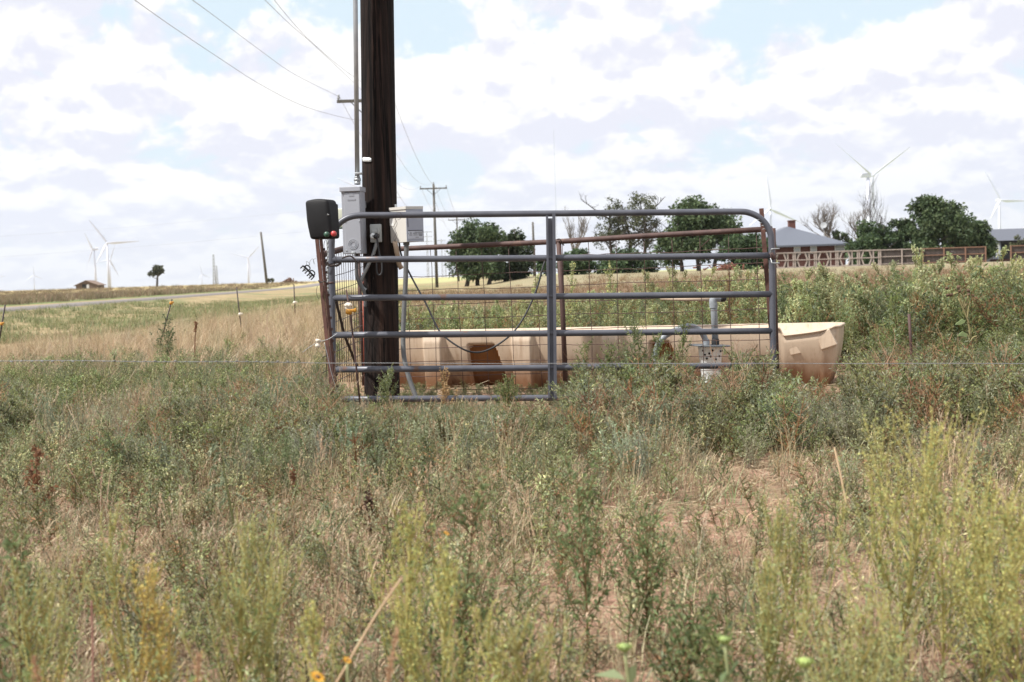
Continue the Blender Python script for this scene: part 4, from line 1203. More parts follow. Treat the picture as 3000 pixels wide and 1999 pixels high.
co = MB(); co.tube(smooth_path([P(1191, 709, 10.46), P(1189.5, 770, 10.46), P(1188, 830, 10.46), P(1184, 900, 10.46), P(1181, 980, 10.45), P(1183, 1040, 10.44), P(1192, 1085, 10.42), P(1204, 1125, 10.4), P(1222, 1172, 10.38)], 6), M(7.2, 10.45), 12)
cpo = co.build('grey_conduit', conduit_m); tag(cpo, 'grey conduit running from beneath the control box down into the weeds', 'conduit')
mb = MB(); mb.lathe([(M(8, 10.4), -.012), (M(9.6, 10.4), -.01), (M(9.6, 10.4), .012), (M(8, 10.4), .014)], P(1190.5, 714, 10.46), (0, 0, 1), 12); mb.build('fitting', conduit_m, cpo)
co = MB(); co.tube([P(1157, 708, 10.47), P(1163, 740, 10.5), P(1170, 776, 10.55), P(1176, 787, 10.56)], [M(7.5, 10.5)] * 4, 12); tag(co.build('stub_conduit', tan_pipe), 'short tan pipe stub angled out from under the control box against the pole', 'conduit')
cb_ = MB(); cb_.tube(smooth_path([P(x, y, 10.35 + .2 * abs(i - 7) / 7) for i, (x, y) in enumerate([(1169, 708), (1175, 745), (1192, 785), (1215, 830), (1249, 892), (1280, 958), (1305, 989), (1354, 1022), (1395, 1033), (1438, 1022), (1489, 988), (1520, 953), (1548, 905), (1573, 845), (1594, 772), (1608, 745)])], 6), M(2.7, 10.4), 8)
tag(cb_.build('hanging_cable', rubber), 'black cable hanging in a deep loop behind the gate bars', 'cable')

# ---- water trough
poly = poly_material('sand_poly', False); poly_st = poly_material('stained_poly', True)
TA = Vector(((1112 - 1500) / F * 12.45, 12.45)); TB = Vector(((2469 - 1500) / F * 11.25, 11.25))
tdir = (TB - TA); TL = tdir.length; tdir.normalize(); tn = Vector((tdir.y, -tdir.x))
tctr = (TA + TB) / 2
tz0 = -.03
rim_z = P(2300, 952, 11.4).z
trough = thing('water_trough', (tctr.x, tctr.y, tz0), 'long sand coloured plastic stock tank with mud stains, behind the pen', 'water trough')
TH = rim_z - tz0; TW = .72; ER = .16


def tloc(px):
    """local x along the tank's front wall at a pixel column"""
    best = None
    for i in range(800):
        lx = -TL / 2 + TL * i / 799
        p = tctr + tdir * lx + tn * (TW / 2); k_ = p.x / p.y * F + 1500
        if best is None or abs(k_ - px) < best[0]: best = (abs(k_ - px), lx)
    return best[1]


ribs = [(tloc(1244), tloc(1298)), (tloc(1502), tloc(1560)), (tloc(1766), tloc(1815))]
nich = [(tloc(1366), tloc(1440)), (tloc(1900), tloc(1955))]
dip0, dip1 = tloc(2294), tloc(2440)
per = []
hx_, hy_ = TL / 2, TW / 2
nst = 330
for i in range(nst): per.append((-hx_ + ER + (2 * hx_ - 2 * ER) * i / (nst - 1), -hy_, 0, -1))
for i in range(1, 16):
    a_ = -PI / 2 + PI / 2 * i / 16; per.append((hx_ - ER + ER * math.cos(a_), -hy_ + ER + ER * math.sin(a_), math.cos(a_), math.sin(a_)))
for i in range(12): per.append((hx_, -hy_ + ER + (2 * hy_ - 2 * ER) * i / 11, 1, 0))
for i in range(1, 16):
    a_ = PI / 2 * i / 16; per.append((hx_ - ER + ER * math.cos(a_), hy_ - ER + ER * math.sin(a_), math.cos(a_), math.sin(a_)))
for i in range(60): per.append((hx_ - ER - (2 * hx_ - 2 * ER) * i / 59, hy_, 0, 1))
for i in range(1, 16):
    a_ = PI / 2 + PI / 2 * i / 16; per.append((-hx_ + ER + ER * math.cos(a_), hy_ - ER + ER * math.sin(a_), math.cos(a_), math.sin(a_)))
for i in range(12): per.append((-hx_, hy_ - ER - (2 * hy_ - 2 * ER) * i / 11, -1, 0))
for i in range(1, 16):
    a_ = PI + PI / 2 * i / 16; per.append((-hx_ + ER + ER * math.cos(a_), -hy_ + ER + ER * math.sin(a_), math.cos(a_), math.sin(a_)))
hs = [0, .1, .2, .3, .4, .5, .6, .7, .74, .765, .79, .815, .84, .88, .94, .965]


def sst(a, b, x):
    t = min(1, max(0, (x - a) / (b - a))); return t * t * (3 - 2 * t)


def edge(x, a, b, s_):
    return sst(a, a + s_, x) * (1 - sst(b - s_, b, x))


rings = []
np_ = len(per)
for kind_, hh in [('o', h_) for h_ in hs] + [('lip', 0), ('lip', 1), ('lip', 2), ('in', .9), ('in', .84), ('in', .5), ('in', .2), ('in', .12)]:
    ring = []
    for (x, y, nx, ny) in per:
        front = ny < -.5
        dip = 0
        if front and dip0 - .04 < x:
            t = (x - dip0) / (dip1 - dip0)
            dip = .062 * sst(-.06, .03, t) * (1 - max(0, t)) ** .55 if t < 1 else 0
        top_ = TH - dip
        if kind_ == 'o':
            off = -(.17 - .06 * sst(-.2, 1, nx)) * (1 - hh) ** 1.9
            if front:
                for (a, b) in ribs:
                    e_ = edge(x, a - .02, b + .02, .03); off = off + e_ * (.055 + .13 * (1 - hh) ** 1.9) * (1 - .4 * sst(.85, .97, hh))
                for (a, b) in nich:
                    e_ = edge(x, a, b + .09 * (1 - hh) * 1.4, .035) * (1 - sst(.76, .82, hh)); off = off - .075 * e_
                if x > dip0 - .1 and hh > .9: off -= .01
            z = hh * top_
        elif kind_ == 'lip':
            off = (.012, .004, -.03)[hh]; z = top_ - (.012, 0, .004)[hh]
        else:
            off = {.9: -.05, .84: -.125, .5: -.19, .2: -.24, .12: -.26}[hh]; z = hh * top_
        lx, ly = x + nx * off, y + ny * off
        wp = tctr + tdir * lx - tn * ly
        ring.append(Vector((wp.x, wp.y, tz0 + z)))
    rings.append(ring)
vs = [p for r_ in rings for p in r_]
fs, mis = [], []
for j in range(len(rings) - 1):
    for i in range(np_):
        i2 = (i + 1) % np_
        fs.append((j * np_ + i, j * np_ + i2, (j + 1) * np_ + i2, (j + 1) * np_ + i))
        x, y, nx, ny = per[i]; st = 0
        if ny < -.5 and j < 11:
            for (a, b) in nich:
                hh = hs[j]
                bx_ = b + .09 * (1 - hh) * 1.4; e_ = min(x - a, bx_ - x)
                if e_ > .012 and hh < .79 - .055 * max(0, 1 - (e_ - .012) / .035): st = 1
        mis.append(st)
mb = MB()
mb.v = [tuple(p) for p in vs]; mb.f = fs; mb.sm = [True] * len(fs); mb.mi = mis
mb.f.append(tuple((len(rings) - 1) * np_ + i for i in range(np_))); mb.sm.append(False); mb.mi.append(0)
mb.build('tank', [poly, poly_st], trough)


def tsurf(px, hh, out=.0):
    lx = tloc(px); off = -.17 * (1 - hh) ** 1.9 + out
    wp = tctr + tdir * lx + tn * (TW / 2 + off); return Vector((wp.x, wp.y, tz0 + hh * TH))


for quad_ in (((2295, .9), (2318, .87), (2346, .58), (2316, .55)), ((2392, .86), (2430, .96), (2453, .71), (2406, .63))):
    mb = MB(); fr = [tsurf(px, hh, -.002 if i < 2 else .02) for i, (px, hh) in enumerate(quad_)]; bk = [tsurf(px, hh, -.06) for px, hh in quad_]
    mb.add(fr + bk, [(0, 1, 2, 3), (7, 6, 5, 4), (0, 4, 5, 1), (1, 5, 6, 2), (2, 6, 7, 3), (3, 7, 4, 0)])
    lug = mb.build('lug', poly, trough)
    bv = lug.modifiers.new('edge', 'BEVEL'); bv.width = .008; bv.segments = 3

# ---- pump riser, hose, float bucket
bk = thing('float_bucket', P(2082, 1070, 10.85), 'white perforated bucket with a dark flat lid and two pipe fittings, before the trough', 'bucket')
bx, by_ = P(2082, 1040, 10.85).x, 10.85
zt_, zb_ = P(2082, 1013, 10.85).z, P(2082, 1120, 10.85).z
mb = MB(); rt, rb_ = M(36, 10.85), M(27, 10.85)
mb.lathe([(rb_, zb_ - zt_), (rt * .97, -.02), (rt, -.018), (rt, -.006)], (bx, by_, zt_), (0, 0, 1), 28); mb.build('pail', white_plastic, bk)
rr = random.Random(6); mb = MB()
for (px, py) in ((2056, 1029), (2084, 1028), (2074, 1037), (2061, 1041), (2078, 1046), (2107, 1045), (2120, 1030), (2111, 1031), (2066, 1052), (2095, 1054)):
    t = (px - 2082) / 37; a_ = math.asin(max(-.98, min(.98, t))); rz = M(35.6 - (py - 1013) * .06, 10.85) + .003
    c = Vector((bx + math.sin(a_) * rz, by_ - math.cos(a_) * rz, P(px, py, 10.75).z)); mb.lathe([(.0005, .001), (.008, .001), (.008, -.004)], c, (math.sin(a_), -math.cos(a_), 0), 10)
mb.build('drilled_hole', dark_in, bk)
mb = MB(); mb.lathe([(.001, .008), (M(60, 10.85), .004), (M(62, 10.85), -.002), (M(60, 10.85), -.006), (.001, -.006)], (bx - .005, by_, zt_ + .002), (.05, 0, 1), 28); mb.build('lid', mat('grey_lid', (.1, .11, .12), (.08, .085, .09), 5, .5), bk)
rs_ = thing('riser_pipe', P(2096, 1010, 10.85), 'upright grey pipe with an elbow and black cap standing on the bucket lid', 'pipe')
mb = MB(); mb.tube([P(2096, 1010, 10.85), P(2091.5, 905, 10.85), P(2090, 880, 10.85)], M(9.6, 10.85), 14); mb.build('upright', pvc, rs_)
mb = MB(); mb.tube(smooth_path(PX([(2091, 898), (2089, 885), (2092, 876), (2100, 873), (2112, 874)], 10.85), 5), M(11.6, 10.85), 14); mb.build('elbow', pvc, rs_)
mb = MB(); mb.lathe([(M(11.9, 10.8), -.012), (M(11.9, 10.8), .012)], P(2090.5, 898, 10.85), (0, 0, 1), 14); mb.build('collar', pvc, rs_)
q = P(2110, 874, 10.85); mb = MB(); mb.lathe([(M(10, 10.8), 0), (M(11.5, 10.8), .004), (M(11.5, 10.8), .035), (M(8, 10.8), .046), (.001, .048)], q, (1, .1, 0), 14); mb.build('cap', rubber, rs_)
mb = MB(); mb.tube([P(2082, 877, 10.88), P(2000, 877.5, 10.95), P(1935, 875.5, 11.0)], [M(6.3, 10.9), M(5.6, 10.9), M(3.6, 10.9)], 12); mb.build('side_pipe', tan_pipe, rs_)
mb = MB(); mb.lathe([(M(11, 10.8), 0), (M(12, 10.8), .02), (M(10.4, 10.8), .045)], P(2096, 1010, 10.85), (0, 0, 1), 14); mb.build('coupling', rubber, rs_)
hs_ = thing('arched_hose', P(2068, 1010, 10.83), 'fat grey hose arching up from the bucket lid and down into the weeds', 'hose')
mb = MB(); mb.tube(smooth_path(PX([(2069, 1009), (2066, 995), (2056, 975), (2040, 962), (2018, 956), (1998, 960), (1970, 972), (1945, 988), (1930, 1006), (1922, 1030), (1918, 1060), (1915, 1090)], (10.8, 10.75)), 5), M(8.6, 10.8), 14); mb.build('hose', pvc, hs_)
mb = MB(); mb.lathe([(M(10.5, 10.8), -.012), (M(10.5, 10.8), .03), (M(9, 10.8), .035)], P(2069, 1008, 10.8), (-.1, 0, 1), 14); mb.build('hose_fitting', pvc, hs_)

# ---- electric fence wire crossing in front of everything
WY = 6.4
mb = MB(); rr = random.Random(21)
wp = []
for i in range(61):
    px = -700 + 4400 * i / 60
    py = 1057.5 + 8 * ss(0, 1500, px) + 1.2 * math.sin(i * .9) * (1 if px < 1000 else .3)
    wp.append(P(px, float(py), WY))
mb.tube(wp, .0016, 6)
for i in range(90):
    px = 0 + 900 * i / 90; t = i * 1.4
    if i % 3 == 0:
        c = P(px, 1059 + rr.uniform(-1, 1), WY - .002); mb.tube([c, c + Vector((.012, -.001, .003 * math.sin(t)))], .0022, 5)
fw_ = mb.build('fence_wire', mat('bright_wire', (.25, .255, .26), (.19, .195, .2), 30, .6, .2))
tag(fw_, 'single bright fence wire stretched across the weeds in front of the gate', 'wire')

# ---- electric fence rods in the field beyond
RODS = [((15, 893), (0, 985), 15.5, (5, 949), 'yellow', 'thin dark fence rod with low yellow insulator at the edge of the photo'),
        ((504, 877), (478, 975), 20.5, (501, 888), 'yellow', 'thin leaning fence rod tipped with a yellow insulator'),
        ((693, 842), (703, 930), 27, (703, 921), 'cream', 'thin dark fence rod with a white insulator low down in tall grass'),
        ((861, 834), (863.5, 895), 35, (863, 887), 'cream', 'shortest and farthest thin fence rod, white insulator at its foot')]
for (a, b, d, c, col_, lab) in RODS:
    t_ = thing('fence_rod', P(b[0], b[1] + 20, d), lab, 'fence rod', 'electric fence rods in the field')
    p0, p1 = P(a[0], a[1], d), P(b[0], b[1], d); p1 = p1 + (p1 - p0) * .5
    mb = MB(); mb.tube([p0, p1], .005 + d * .0003, 6); mb.build('rod', dark_wire, t_)
    q = P(c[0], c[1], d - .02); s_ = d / 27
    mb = MB(); mb.lathe([(.01, -.03 * s_), (.03 * s_, -.024 * s_), (.033 * s_, .0), (.028 * s_, .022 * s_), (.01, .03 * s_)], q, (0, 0, 1), 10); mb.rbox(q + Vector((.03 * s_, 0, .01)), (.045 * s_, .03 * s_, .03 * s_), .006, 2)
    mb.build('insulator', yellow_p if col_ == 'yellow' else ceramic, t_)

# ================================================================== plants
rg = np.random.default_rng(11)
UP = np.array([0, 0, 1.0])


def nrm(a):
    return a / (np.linalg.norm(a, axis=-1, keepdims=True) + 1e-9)


def leaf_quads(base, d, Ln, Wd, g=rg):
    """diamond leaves: base (n,3), unit direction (n,3), length (n), width (n)"""
    n_ = len(base)
    s_ = nrm(np.cross(d, nrm(g.normal(size=(n_, 3)))))
    m_ = base + d * (Ln * .45)[:, None] + np.array([0, 0, .06]) * Ln[:, None]
    t_ = base + d * Ln[:, None] - np.array([0, 0, .12]) * Ln[:, None]
    return np.stack([base, m_ + s_ * (Wd * .5)[:, None], t_, m_ - s_ * (Wd * .5)[:, None]], 1)


def stem_quads(p0, p1, r0, r1):
    """triangular prisms p0->p1 (n,3)"""
    d = nrm(p1 - p0); a = nrm(np.cross(d, np.array([.31, .17, .93]) + 0 * d)); b = np.cross(d, a)
    qs = []
    for k in range(3):
        q0, q1 = 2 * PI * k / 3, 2 * PI * (k + 1) / 3
        e0 = a * math.cos(q0) + b * math.sin(q0); e1 = a * math.cos(q1) + b * math.sin(q1)
        qs.append(np.stack([p0 + e0 * r0[:, None], p0 + e1 * r0[:, None], p1 + e1 * r1[:, None], p1 + e0 * r1[:, None]], 1))
    return np.concatenate(qs)


class Plant:
    """stems and leaves of one plant as quads with colours, base at the origin"""
    def __init__(s): s.sq, s.sc, s.lq, s.lc = [], [], [], []

    def path(s, pts, r0, r1, col):
        pts = np.asarray(pts); n_ = len(pts) - 1; r = np.linspace(r0, r1, n_ + 1)
        q = stem_quads(pts[:-1], pts[1:], r[:-1], r[1:]); s.sq.append(q); s.sc.append(np.tile(np.array(col), (len(q), 1)))

    def leaves(s, base, d, Ln, Wd, cols, g=rg):
        q = leaf_quads(base, d, Ln, Wd, g); s.lq.append(q)
        cols = np.asarray(cols); c = cols[g.integers(0, len(cols), len(q))] * g.uniform(.75, 1.25, (len(q), 1)); s.lc.append(c)

    def soup(s):
        return np.concatenate(s.sq + s.lq), np.concatenate(s.sc + s.lc)


def curve(p, d, ln, n_, g, up=.25, wob=.12):
    pts = [np.array(p, float)]; d = np.array(d, float)
    for i in range(n_):
        d = nrm(d + np.array([0, 0, up / n_]) + g.normal(size=3) * wob / n_ * 2); pts.append(pts[-1] + d * ln / n_)
    return np.array(pts)


def along(pts, t):
    t = np.clip(t, 0, .999) * (len(pts) - 1); i = t.astype(int); f_ = (t - i)[:, None]
    return pts[i] * (1 - f_) + pts[i + 1] * f_, nrm(pts[i + 1] - pts[i])


GREEN = [(.185, .235, .085), (.225, .27, .105), (.26, .295, .12), (.145, .185, .065), (.29, .30, .12)]
GREYG = [(.27, .305, .19), (.23, .27, .16), (.31, .335, .215), (.185, .22, .125)]
DARKG = [(0.121, 0.163, 0.079), (0.152, 0.189, 0.095), (0.1, 0.137, 0.068), (0.189, 0.215, 0.11)]
YELG = [(.60, .59, .20), (.67, .63, .22), (.50, .54, .20), (.70, .65, .24), (.38, .46, .18)]
OLIVE = [(.40, .44, .22), (.46, .47, .25), (.33, .39, .2), (.50, .48, .25)]
RUSTC = [(.27, .15, .075), (.33, .2, .1), (.24, .14, .07), (.2, .185, .09)]
STRAW = [(0.484, 0.381, 0.251), (0.419, 0.326, 0.205), (0.539, 0.446, 0.307), (0.353, 0.27, 0.167)]
TANW = [(.44, .29, .14), (.36, .23, .11), (.5, .35, .19)]
GGRASS = [(0.258, 0.273, 0.154), (0.206, 0.237, 0.129), (0.33, 0.319, 0.185), (0.185, 0.216, 0.129)]


def weed(g, h=.45, spread=.22, nb=18, leafL=.03, leafW=.007, cols=GREEN, stem=(.17, .17, .08), every=.012, up=.5, stems=1, tip=True, el0=.6):
    p = Plant()
    for sidx in range(stems):
        d0 = nrm(np.array([g.normal() * .25, g.normal() * .25, 1])) if stems > 1 else nrm(np.array([g.normal() * .08, g.normal() * .08, 1]))
        hh = h * (g.uniform(.7, 1) if stems > 1 else 1)
        main = curve((g.normal() * .02, g.normal() * .02, 0) if stems > 1 else (0, 0, 0), d0, hh, 7, g, .1, .12)
        p.path(main, .0045 * (h / .5) ** .5, .0012, stem)
        tt = np.sort(g.uniform(.08, .97, nb))
        for t in tt:
            b, d = along(main, np.array([t])); a_ = g.uniform(0, 2 * PI)
            dr = nrm(np.array([math.cos(a_), math.sin(a_), el0 + g.normal() * .25]))
            ln = spread * (1.05 - t * .75) * g.uniform(.6, 1.25)
            br = curve(b[0], dr, ln, 4, g, up, .2)
            p.path(br, .002, .0007, stem)
            n_ = max(3, int(ln / every))
            ts = g.uniform(.12, 1, n_); bp, bd = along(br, ts)
            ld = nrm(bd * .55 + g.normal(size=(n_, 3)) * .65 + UP * .15)
            Ln = leafL * g.uniform(.55, 1.25, n_) * (1.1 - .45 * ts); p.leaves(bp, ld, Ln, Ln * (leafW / leafL) * g.uniform(.8, 1.3, n_), cols, g)
        n_ = int(hh / every * 1.1); ts = g.uniform(.1, 1, n_); bp, bd = along(main, ts)
        ld = nrm(bd * .3 + g.normal(size=(n_, 3)) * .8); Ln = leafL * g.uniform(.6, 1.3, n_) * (1.15 - .6 * ts)
        p.leaves(bp, ld, Ln, Ln * (leafW / leafL), cols, g)
    return p


def plume(g, h=.8, spread=.32, nb=26, cols=YELG, stem=(.33, .28, .11), dens=1.0, size=.011, el0=1.0, low=.15, leaf_cols=None):
    """tall seedy weed: ascending branches closely set with small seed clusters"""
    p = Plant(); main = curve((0, 0, 0), nrm(np.array([g.normal() * .06, g.normal() * .06, 1])), h, 9, g, .1, .1)
    p.path(main, .006 * (h / .8) ** .5, .0015, stem)
    for t in np.sort(g.uniform(low, .96, nb)):
        b, d = along(main, np.array([t])); a_ = g.uniform(0, 2 * PI)
        ln = (spread * (1.02 - t) ** .85 + .05 * h) * g.uniform(.6, 1.25)
        br = curve(b[0], nrm(np.array([math.cos(a_), math.sin(a_), el0 + g.normal() * .3])), ln, 5, g, 1.5, .16)
        p.path(br, .0025, .0008, stem)
        subs = [(br, 1.0)]
        for k in range(int(2 + ln / .06)):
            t2 = g.uniform(.2, .95); b2, d2 = along(br, np.array([t2])); sl = ln * .3 * g.uniform(.4, 1.2)
            sb = curve(b2[0], nrm(d2[0] * .8 + g.normal(size=3) * .5 + UP * .5), sl, 3, g, .6, .15); p.path(sb, .0012, .0006, stem); subs.append((sb, .8))
        for br_, k in subs:
            ln_ = np.linalg.norm(np.diff(br_, axis=0), axis=1).sum(); n_ = max(4, int(dens * ln_ / .0042)); ts = g.uniform(.2, 1, n_); bp, bd = along(br_, ts)
            ld = nrm(bd * .6 + g.normal(size=(n_, 3)) * .8); Ln = size * g.uniform(.5, 1.5, n_)
            p.leaves(bp + g.normal(size=(n_, 3)) * .003, ld, Ln, Ln * .55, cols, g)
        n_ = int(2 + ln / .035); ts = g.uniform(.05, .8, n_); bp, bd = along(br, ts); Ln = g.uniform(.015, .04, n_) * (1.1 - t * .6)
        p.leaves(bp, nrm(bd * .3 + g.normal(size=(n_, 3)) * .8), Ln, Ln * .3, leaf_cols or OLIVE, g)
    n_ = int(dens * h / .004); ts = g.uniform(.55, 1, n_); bp, bd = along(main, ts); Ln = size * g.uniform(.6, 1.6, n_)
    p.leaves(bp + g.normal(size=(n_, 3)) * .004, nrm(bd * .5 + g.normal(size=(n_, 3)) * .8), Ln, Ln * .5, cols, g)
    return p


def sage(g, h=.35, n=16, cols=GREYG, stem=(.2, .19, .13), spread=.5):
    p = Plant()
    for i in range(n):
        a_ = g.uniform(0, 2 * PI); ln = h * g.uniform(.6, 1.1)
        br = curve((g.normal() * .03, g.normal() * .03, 0), nrm(np.array([math.cos(a_) * spread * g.uniform(.2, 1), math.sin(a_) * spread * g.uniform(.2, 1), 1])), ln, 4, g, .3, .2)
        p.path(br, .0018, .0007, stem); m_ = int(ln / .0055); ts = g.uniform(.15, 1, m_); bp, bd = along(br, ts); Ln = .02 * g.uniform(.5, 1.3, m_)
        p.leaves(bp, nrm(bd * .8 + g.normal(size=(m_, 3)) * .55), Ln, Ln * .2, cols, g)
    return p


def tuft(g, n=24, h=.35, r=.05, lean=.7, w=.0028, cols=STRAW, segs=3):
    p = Plant()
    a_ = g.uniform(0, 2 * PI, n); hh = h * g.uniform(.45, 1.1, n); le = lean * g.uniform(.1, 1.1, n)
    b = np.stack([g.normal(size=n) * r, g.normal(size=n) * r, np.zeros(n) - .01], 1)
    out = np.stack([np.cos(a_), np.sin(a_), 0 * a_], 1); sd_ = np.stack([-np.sin(a_ + .6), np.cos(a_ + .6), 0 * a_], 1)
    sgm = np.linspace(0, 1, segs + 1); pts = [b + out * (hh * le * q ** 1.8)[:, None] + UP * (hh * (q - .28 * le * q * q))[:, None] for q in sgm]
    ws = [w * (1 - q) + .0005 for q in sgm]
    cols = np.asarray(cols); cc = cols[g.integers(0, len(cols), n)] * g.uniform(.8, 1.2, (n, 1))
    for k in range(segs):
        p.lq.append(np.stack([pts[k] - sd_ * ws[k], pts[k] + sd_ * ws[k], pts[k + 1] + sd_ * ws[k + 1], pts[k + 1] - sd_ * ws[k + 1]], 1)); p.lc.append(cc)
    return p


def seedgrass(g, n=10, h=.5, cols=STRAW):
    p = tuft(g, n, h, .03, .45, .0022, cols, 3)
    for i in range(max(2, n // 3)):
        a_ = g.uniform(0, 2 * PI); st = curve((g.normal() * .03, g.normal() * .03, 0), nrm(np.array([math.cos(a_) * .25, math.sin(a_) * .25, 1])), h * g.uniform(.8, 1.25), 5, g, -.3, .1)
        p.path(st, .0012, .0006, cols[0]); m_ = 16; ts = g.uniform(.7, 1, m_); bp, bd = along(st, ts); Ln = .016 * g.uniform(.6, 1.3, m_); p.leaves(bp, nrm(bd + g.normal(size=(m_, 3)) * .35), Ln, Ln * .25, cols, g)
    return p


def deadbranch(g, h=.4, nb=7, col=(.42, .3, .19), spread=.6, rad=.004, sub=3, twig=.35):
    p = Plant(); main = curve((0, 0, 0), nrm(np.array([g.normal() * .12, g.normal() * .12, 1])), h * .8, 6, g, 0, .2); p.path(main, rad, rad * .4, col)
    for t in np.linspace(.35, .98, nb):
        b, d = along(main, np.array([t])); a_ = g.uniform(0, 2 * PI); ln = h * spread * g.uniform(.5, 1.1)
        br = curve(b[0], nrm(np.array([math.cos(a_), math.sin(a_), .55])), ln, 5, g, .7, .35); p.path(br, rad * .55, rad * .22, col)
        for k in range(sub):
            b2, d2 = along(br, np.array([g.uniform(.3, .95)])); sb = curve(b2[0], nrm(d2[0] + g.normal(size=3) * .6), ln * twig, 3, g, .3, .4); p.path(sb, rad * .3, rad * .15, col)
    return p


def scatter(name, protos, xy, scl, rot, tint=None, tilt=.12, matr=None, zoff=0.0, g=rg):
    """one mesh of very many plants; protos: list of (quads, colours)"""
    n_ = len(xy); which = g.integers(0, len(protos), n_); V, C = [], []
    z = gz(xy[:, 0], xy[:, 1]) + zoff
    tx, ty = g.normal(size=n_) * tilt, g.normal(size=n_) * tilt
    for k, (Q, Cc) in enumerate(protos):
        i = np.where(which == k)[0]
        if not len(i): continue
        c_, s_ = np.cos(rot[i]), np.sin(rot[i]); q = Q[None] * scl[i][:, None, None, None]
        X = q[..., 0] * c_[:, None, None] - q[..., 1] * s_[:, None, None]; Y = q[..., 0] * s_[:, None, None] + q[..., 1] * c_[:, None, None]; Z = q[..., 2]
        X = X + Z * tx[i][:, None, None] + xy[i, 0][:, None, None]; Y = Y + Z * ty[i][:, None, None] + xy[i, 1][:, None, None]; Z = Z + z[i][:, None, None]
        V.append(np.stack([X, Y, Z], -1).reshape(-1, 4, 3).astype(np.float32))
        cc = np.broadcast_to(Cc[None], (len(i), *Cc.shape)).copy()
        if tint is not None: cc = cc * tint[i][:, None, :]
        C.append(cc.reshape(-1, 3).astype(np.float32))
    V = np.concatenate(V); C = np.concatenate(C)
    o = mesh_np(name, V.reshape(-1, 3), np.arange(len(V) * 4).reshape(-1, 4), matr or LEAF, np.repeat(C, 4, 0))
    return tag(o, kind='stuff')


def rand_pts(n_, y0, y1, fl=-1.12, fr=1.12, pw=1.0, g=rg):
    """points spread evenly over the ground in the view between depths; fl, fr: edges as share of the half width"""
    wide = .95 if y0 < 9 else .3
    n_ = int(n_ * (1.3 if y0 < 5 else 1.15 if y0 < 9 else 1))
    y = np.sqrt(g.uniform(y0 ** (2 * pw), y1 ** (2 * pw), n_)) if pw == 1 else (g.uniform(y0 ** pw, y1 ** pw, n_)) ** (1 / pw)
    x = g.uniform(fl, fr, n_) * (.36 * y + wide)
    return np.stack([x, y], 1)


def keep(xy, prob, g=rg):
    return xy[g.uniform(size=len(xy)) < prob]


def pxof(xy):
    return xy[:, 0] / xy[:, 1] * F + 1500


def protos(fn, n_, **kw):
    return [fn(rg, **kw).soup() if fn is not tuft else (lambda p: (np.concatenate(p.lq), np.concatenate(p.lc)))(tuft(rg, **kw)) for _ in range(n_)]


def rs_(n_, a, b): return rg.uniform(a, b, n_)


def tints(n_, v_=.15): return 1 + rg.normal(size=(n_, 1)) * v_ + rg.normal(size=(n_, 3)) * .04


def capped(xy, scl, base_h, vis=None, jit=30):
    """keep plants before the gate low where the photo shows its lower bars clear"""
    ppx = pxof(xy); d = xy[:, 1]
    v_ = np.interp(ppx, [0, 800, 960, 1000, 1640, 1720, 1830, 2000, 2030, 2130, 2160, 2230, 2300, 2470, 2560, 3000], [1010, 1065, 1130, 1188, 1180, 1100, 1030, 1035, 1098, 1098, 1040, 1050, 1165, 1190, 1000, 950]) + rg.normal(size=len(xy)) * jit * np.where(((ppx > 980) & (ppx < 1660)) | (np.abs(ppx - 2080) < 55), .4, np.where((ppx < 900) | (ppx > 2560), 2.6, 1.5))
    hm = CH - d * (v_ - (HY - math.tan(ROLL) * (ppx - 1500))) / F - gz(xy[:, 0], d)
    return np.where(d < 10.95, np.minimum(scl, np.maximum(hm, .05) / base_h), scl)


BARE = lambda x, y: .75 * np.exp(-(((x - .4) / .7) ** 2 + ((y - 4.6) / .5) ** 2)) + 1.0 * np.exp(-(((x - .75) / 1.0) ** 2 + ((y - 5.9) / .7) ** 2)) + .8 * np.exp(-(((x - 1.3) / .5) ** 2 + ((y - 7.0) / .5) ** 2)) + .45 * np.exp(-(((x + .3) / .6) ** 2 + ((y - 4.8) / .4) ** 2))
# --- litter of broken straw lying on the soil
n0 = 60000
xy = rand_pts(n0, 3.0, 12.2); xy = keep(xy, .35 + .65 * fb(xy[:, 0], xy[:, 1], 1.6, 3) - .3 * BARE(xy[:, 0], xy[:, 1]) * (fb(xy[:, 0], xy[:, 1], 2.6, 7) < .5))
n_ = len(xy); a_ = rg.uniform(0, 2 * PI, n_); Ln = rg.uniform(.02, .13, n_); z = gz(xy[:, 0], xy[:, 1]) + rg.uniform(.002, .03, n_)
p0 = np.column_stack([xy, z]); dv = np.stack([np.cos(a_) * Ln, np.sin(a_) * Ln, rg.normal(size=n_) * .012], 1); sw = np.stack([-np.sin(a_), np.cos(a_), .6 + 0 * a_], 1) * rg.uniform(.0008, .002, n_)[:, None]
Q = np.stack([p0 - sw, p0 + sw, p0 + dv + sw, p0 + dv - sw], 1)
C = np.array(STRAW)[rg.integers(0, 4, n_)] * rg.uniform(.6, 1.1, (n_, 1))
tag(mesh_np('ground_litter', Q.reshape(-1, 3), np.arange(n_ * 4).reshape(-1, 4), GRASSM, np.repeat(C, 4, 0)), kind='stuff')

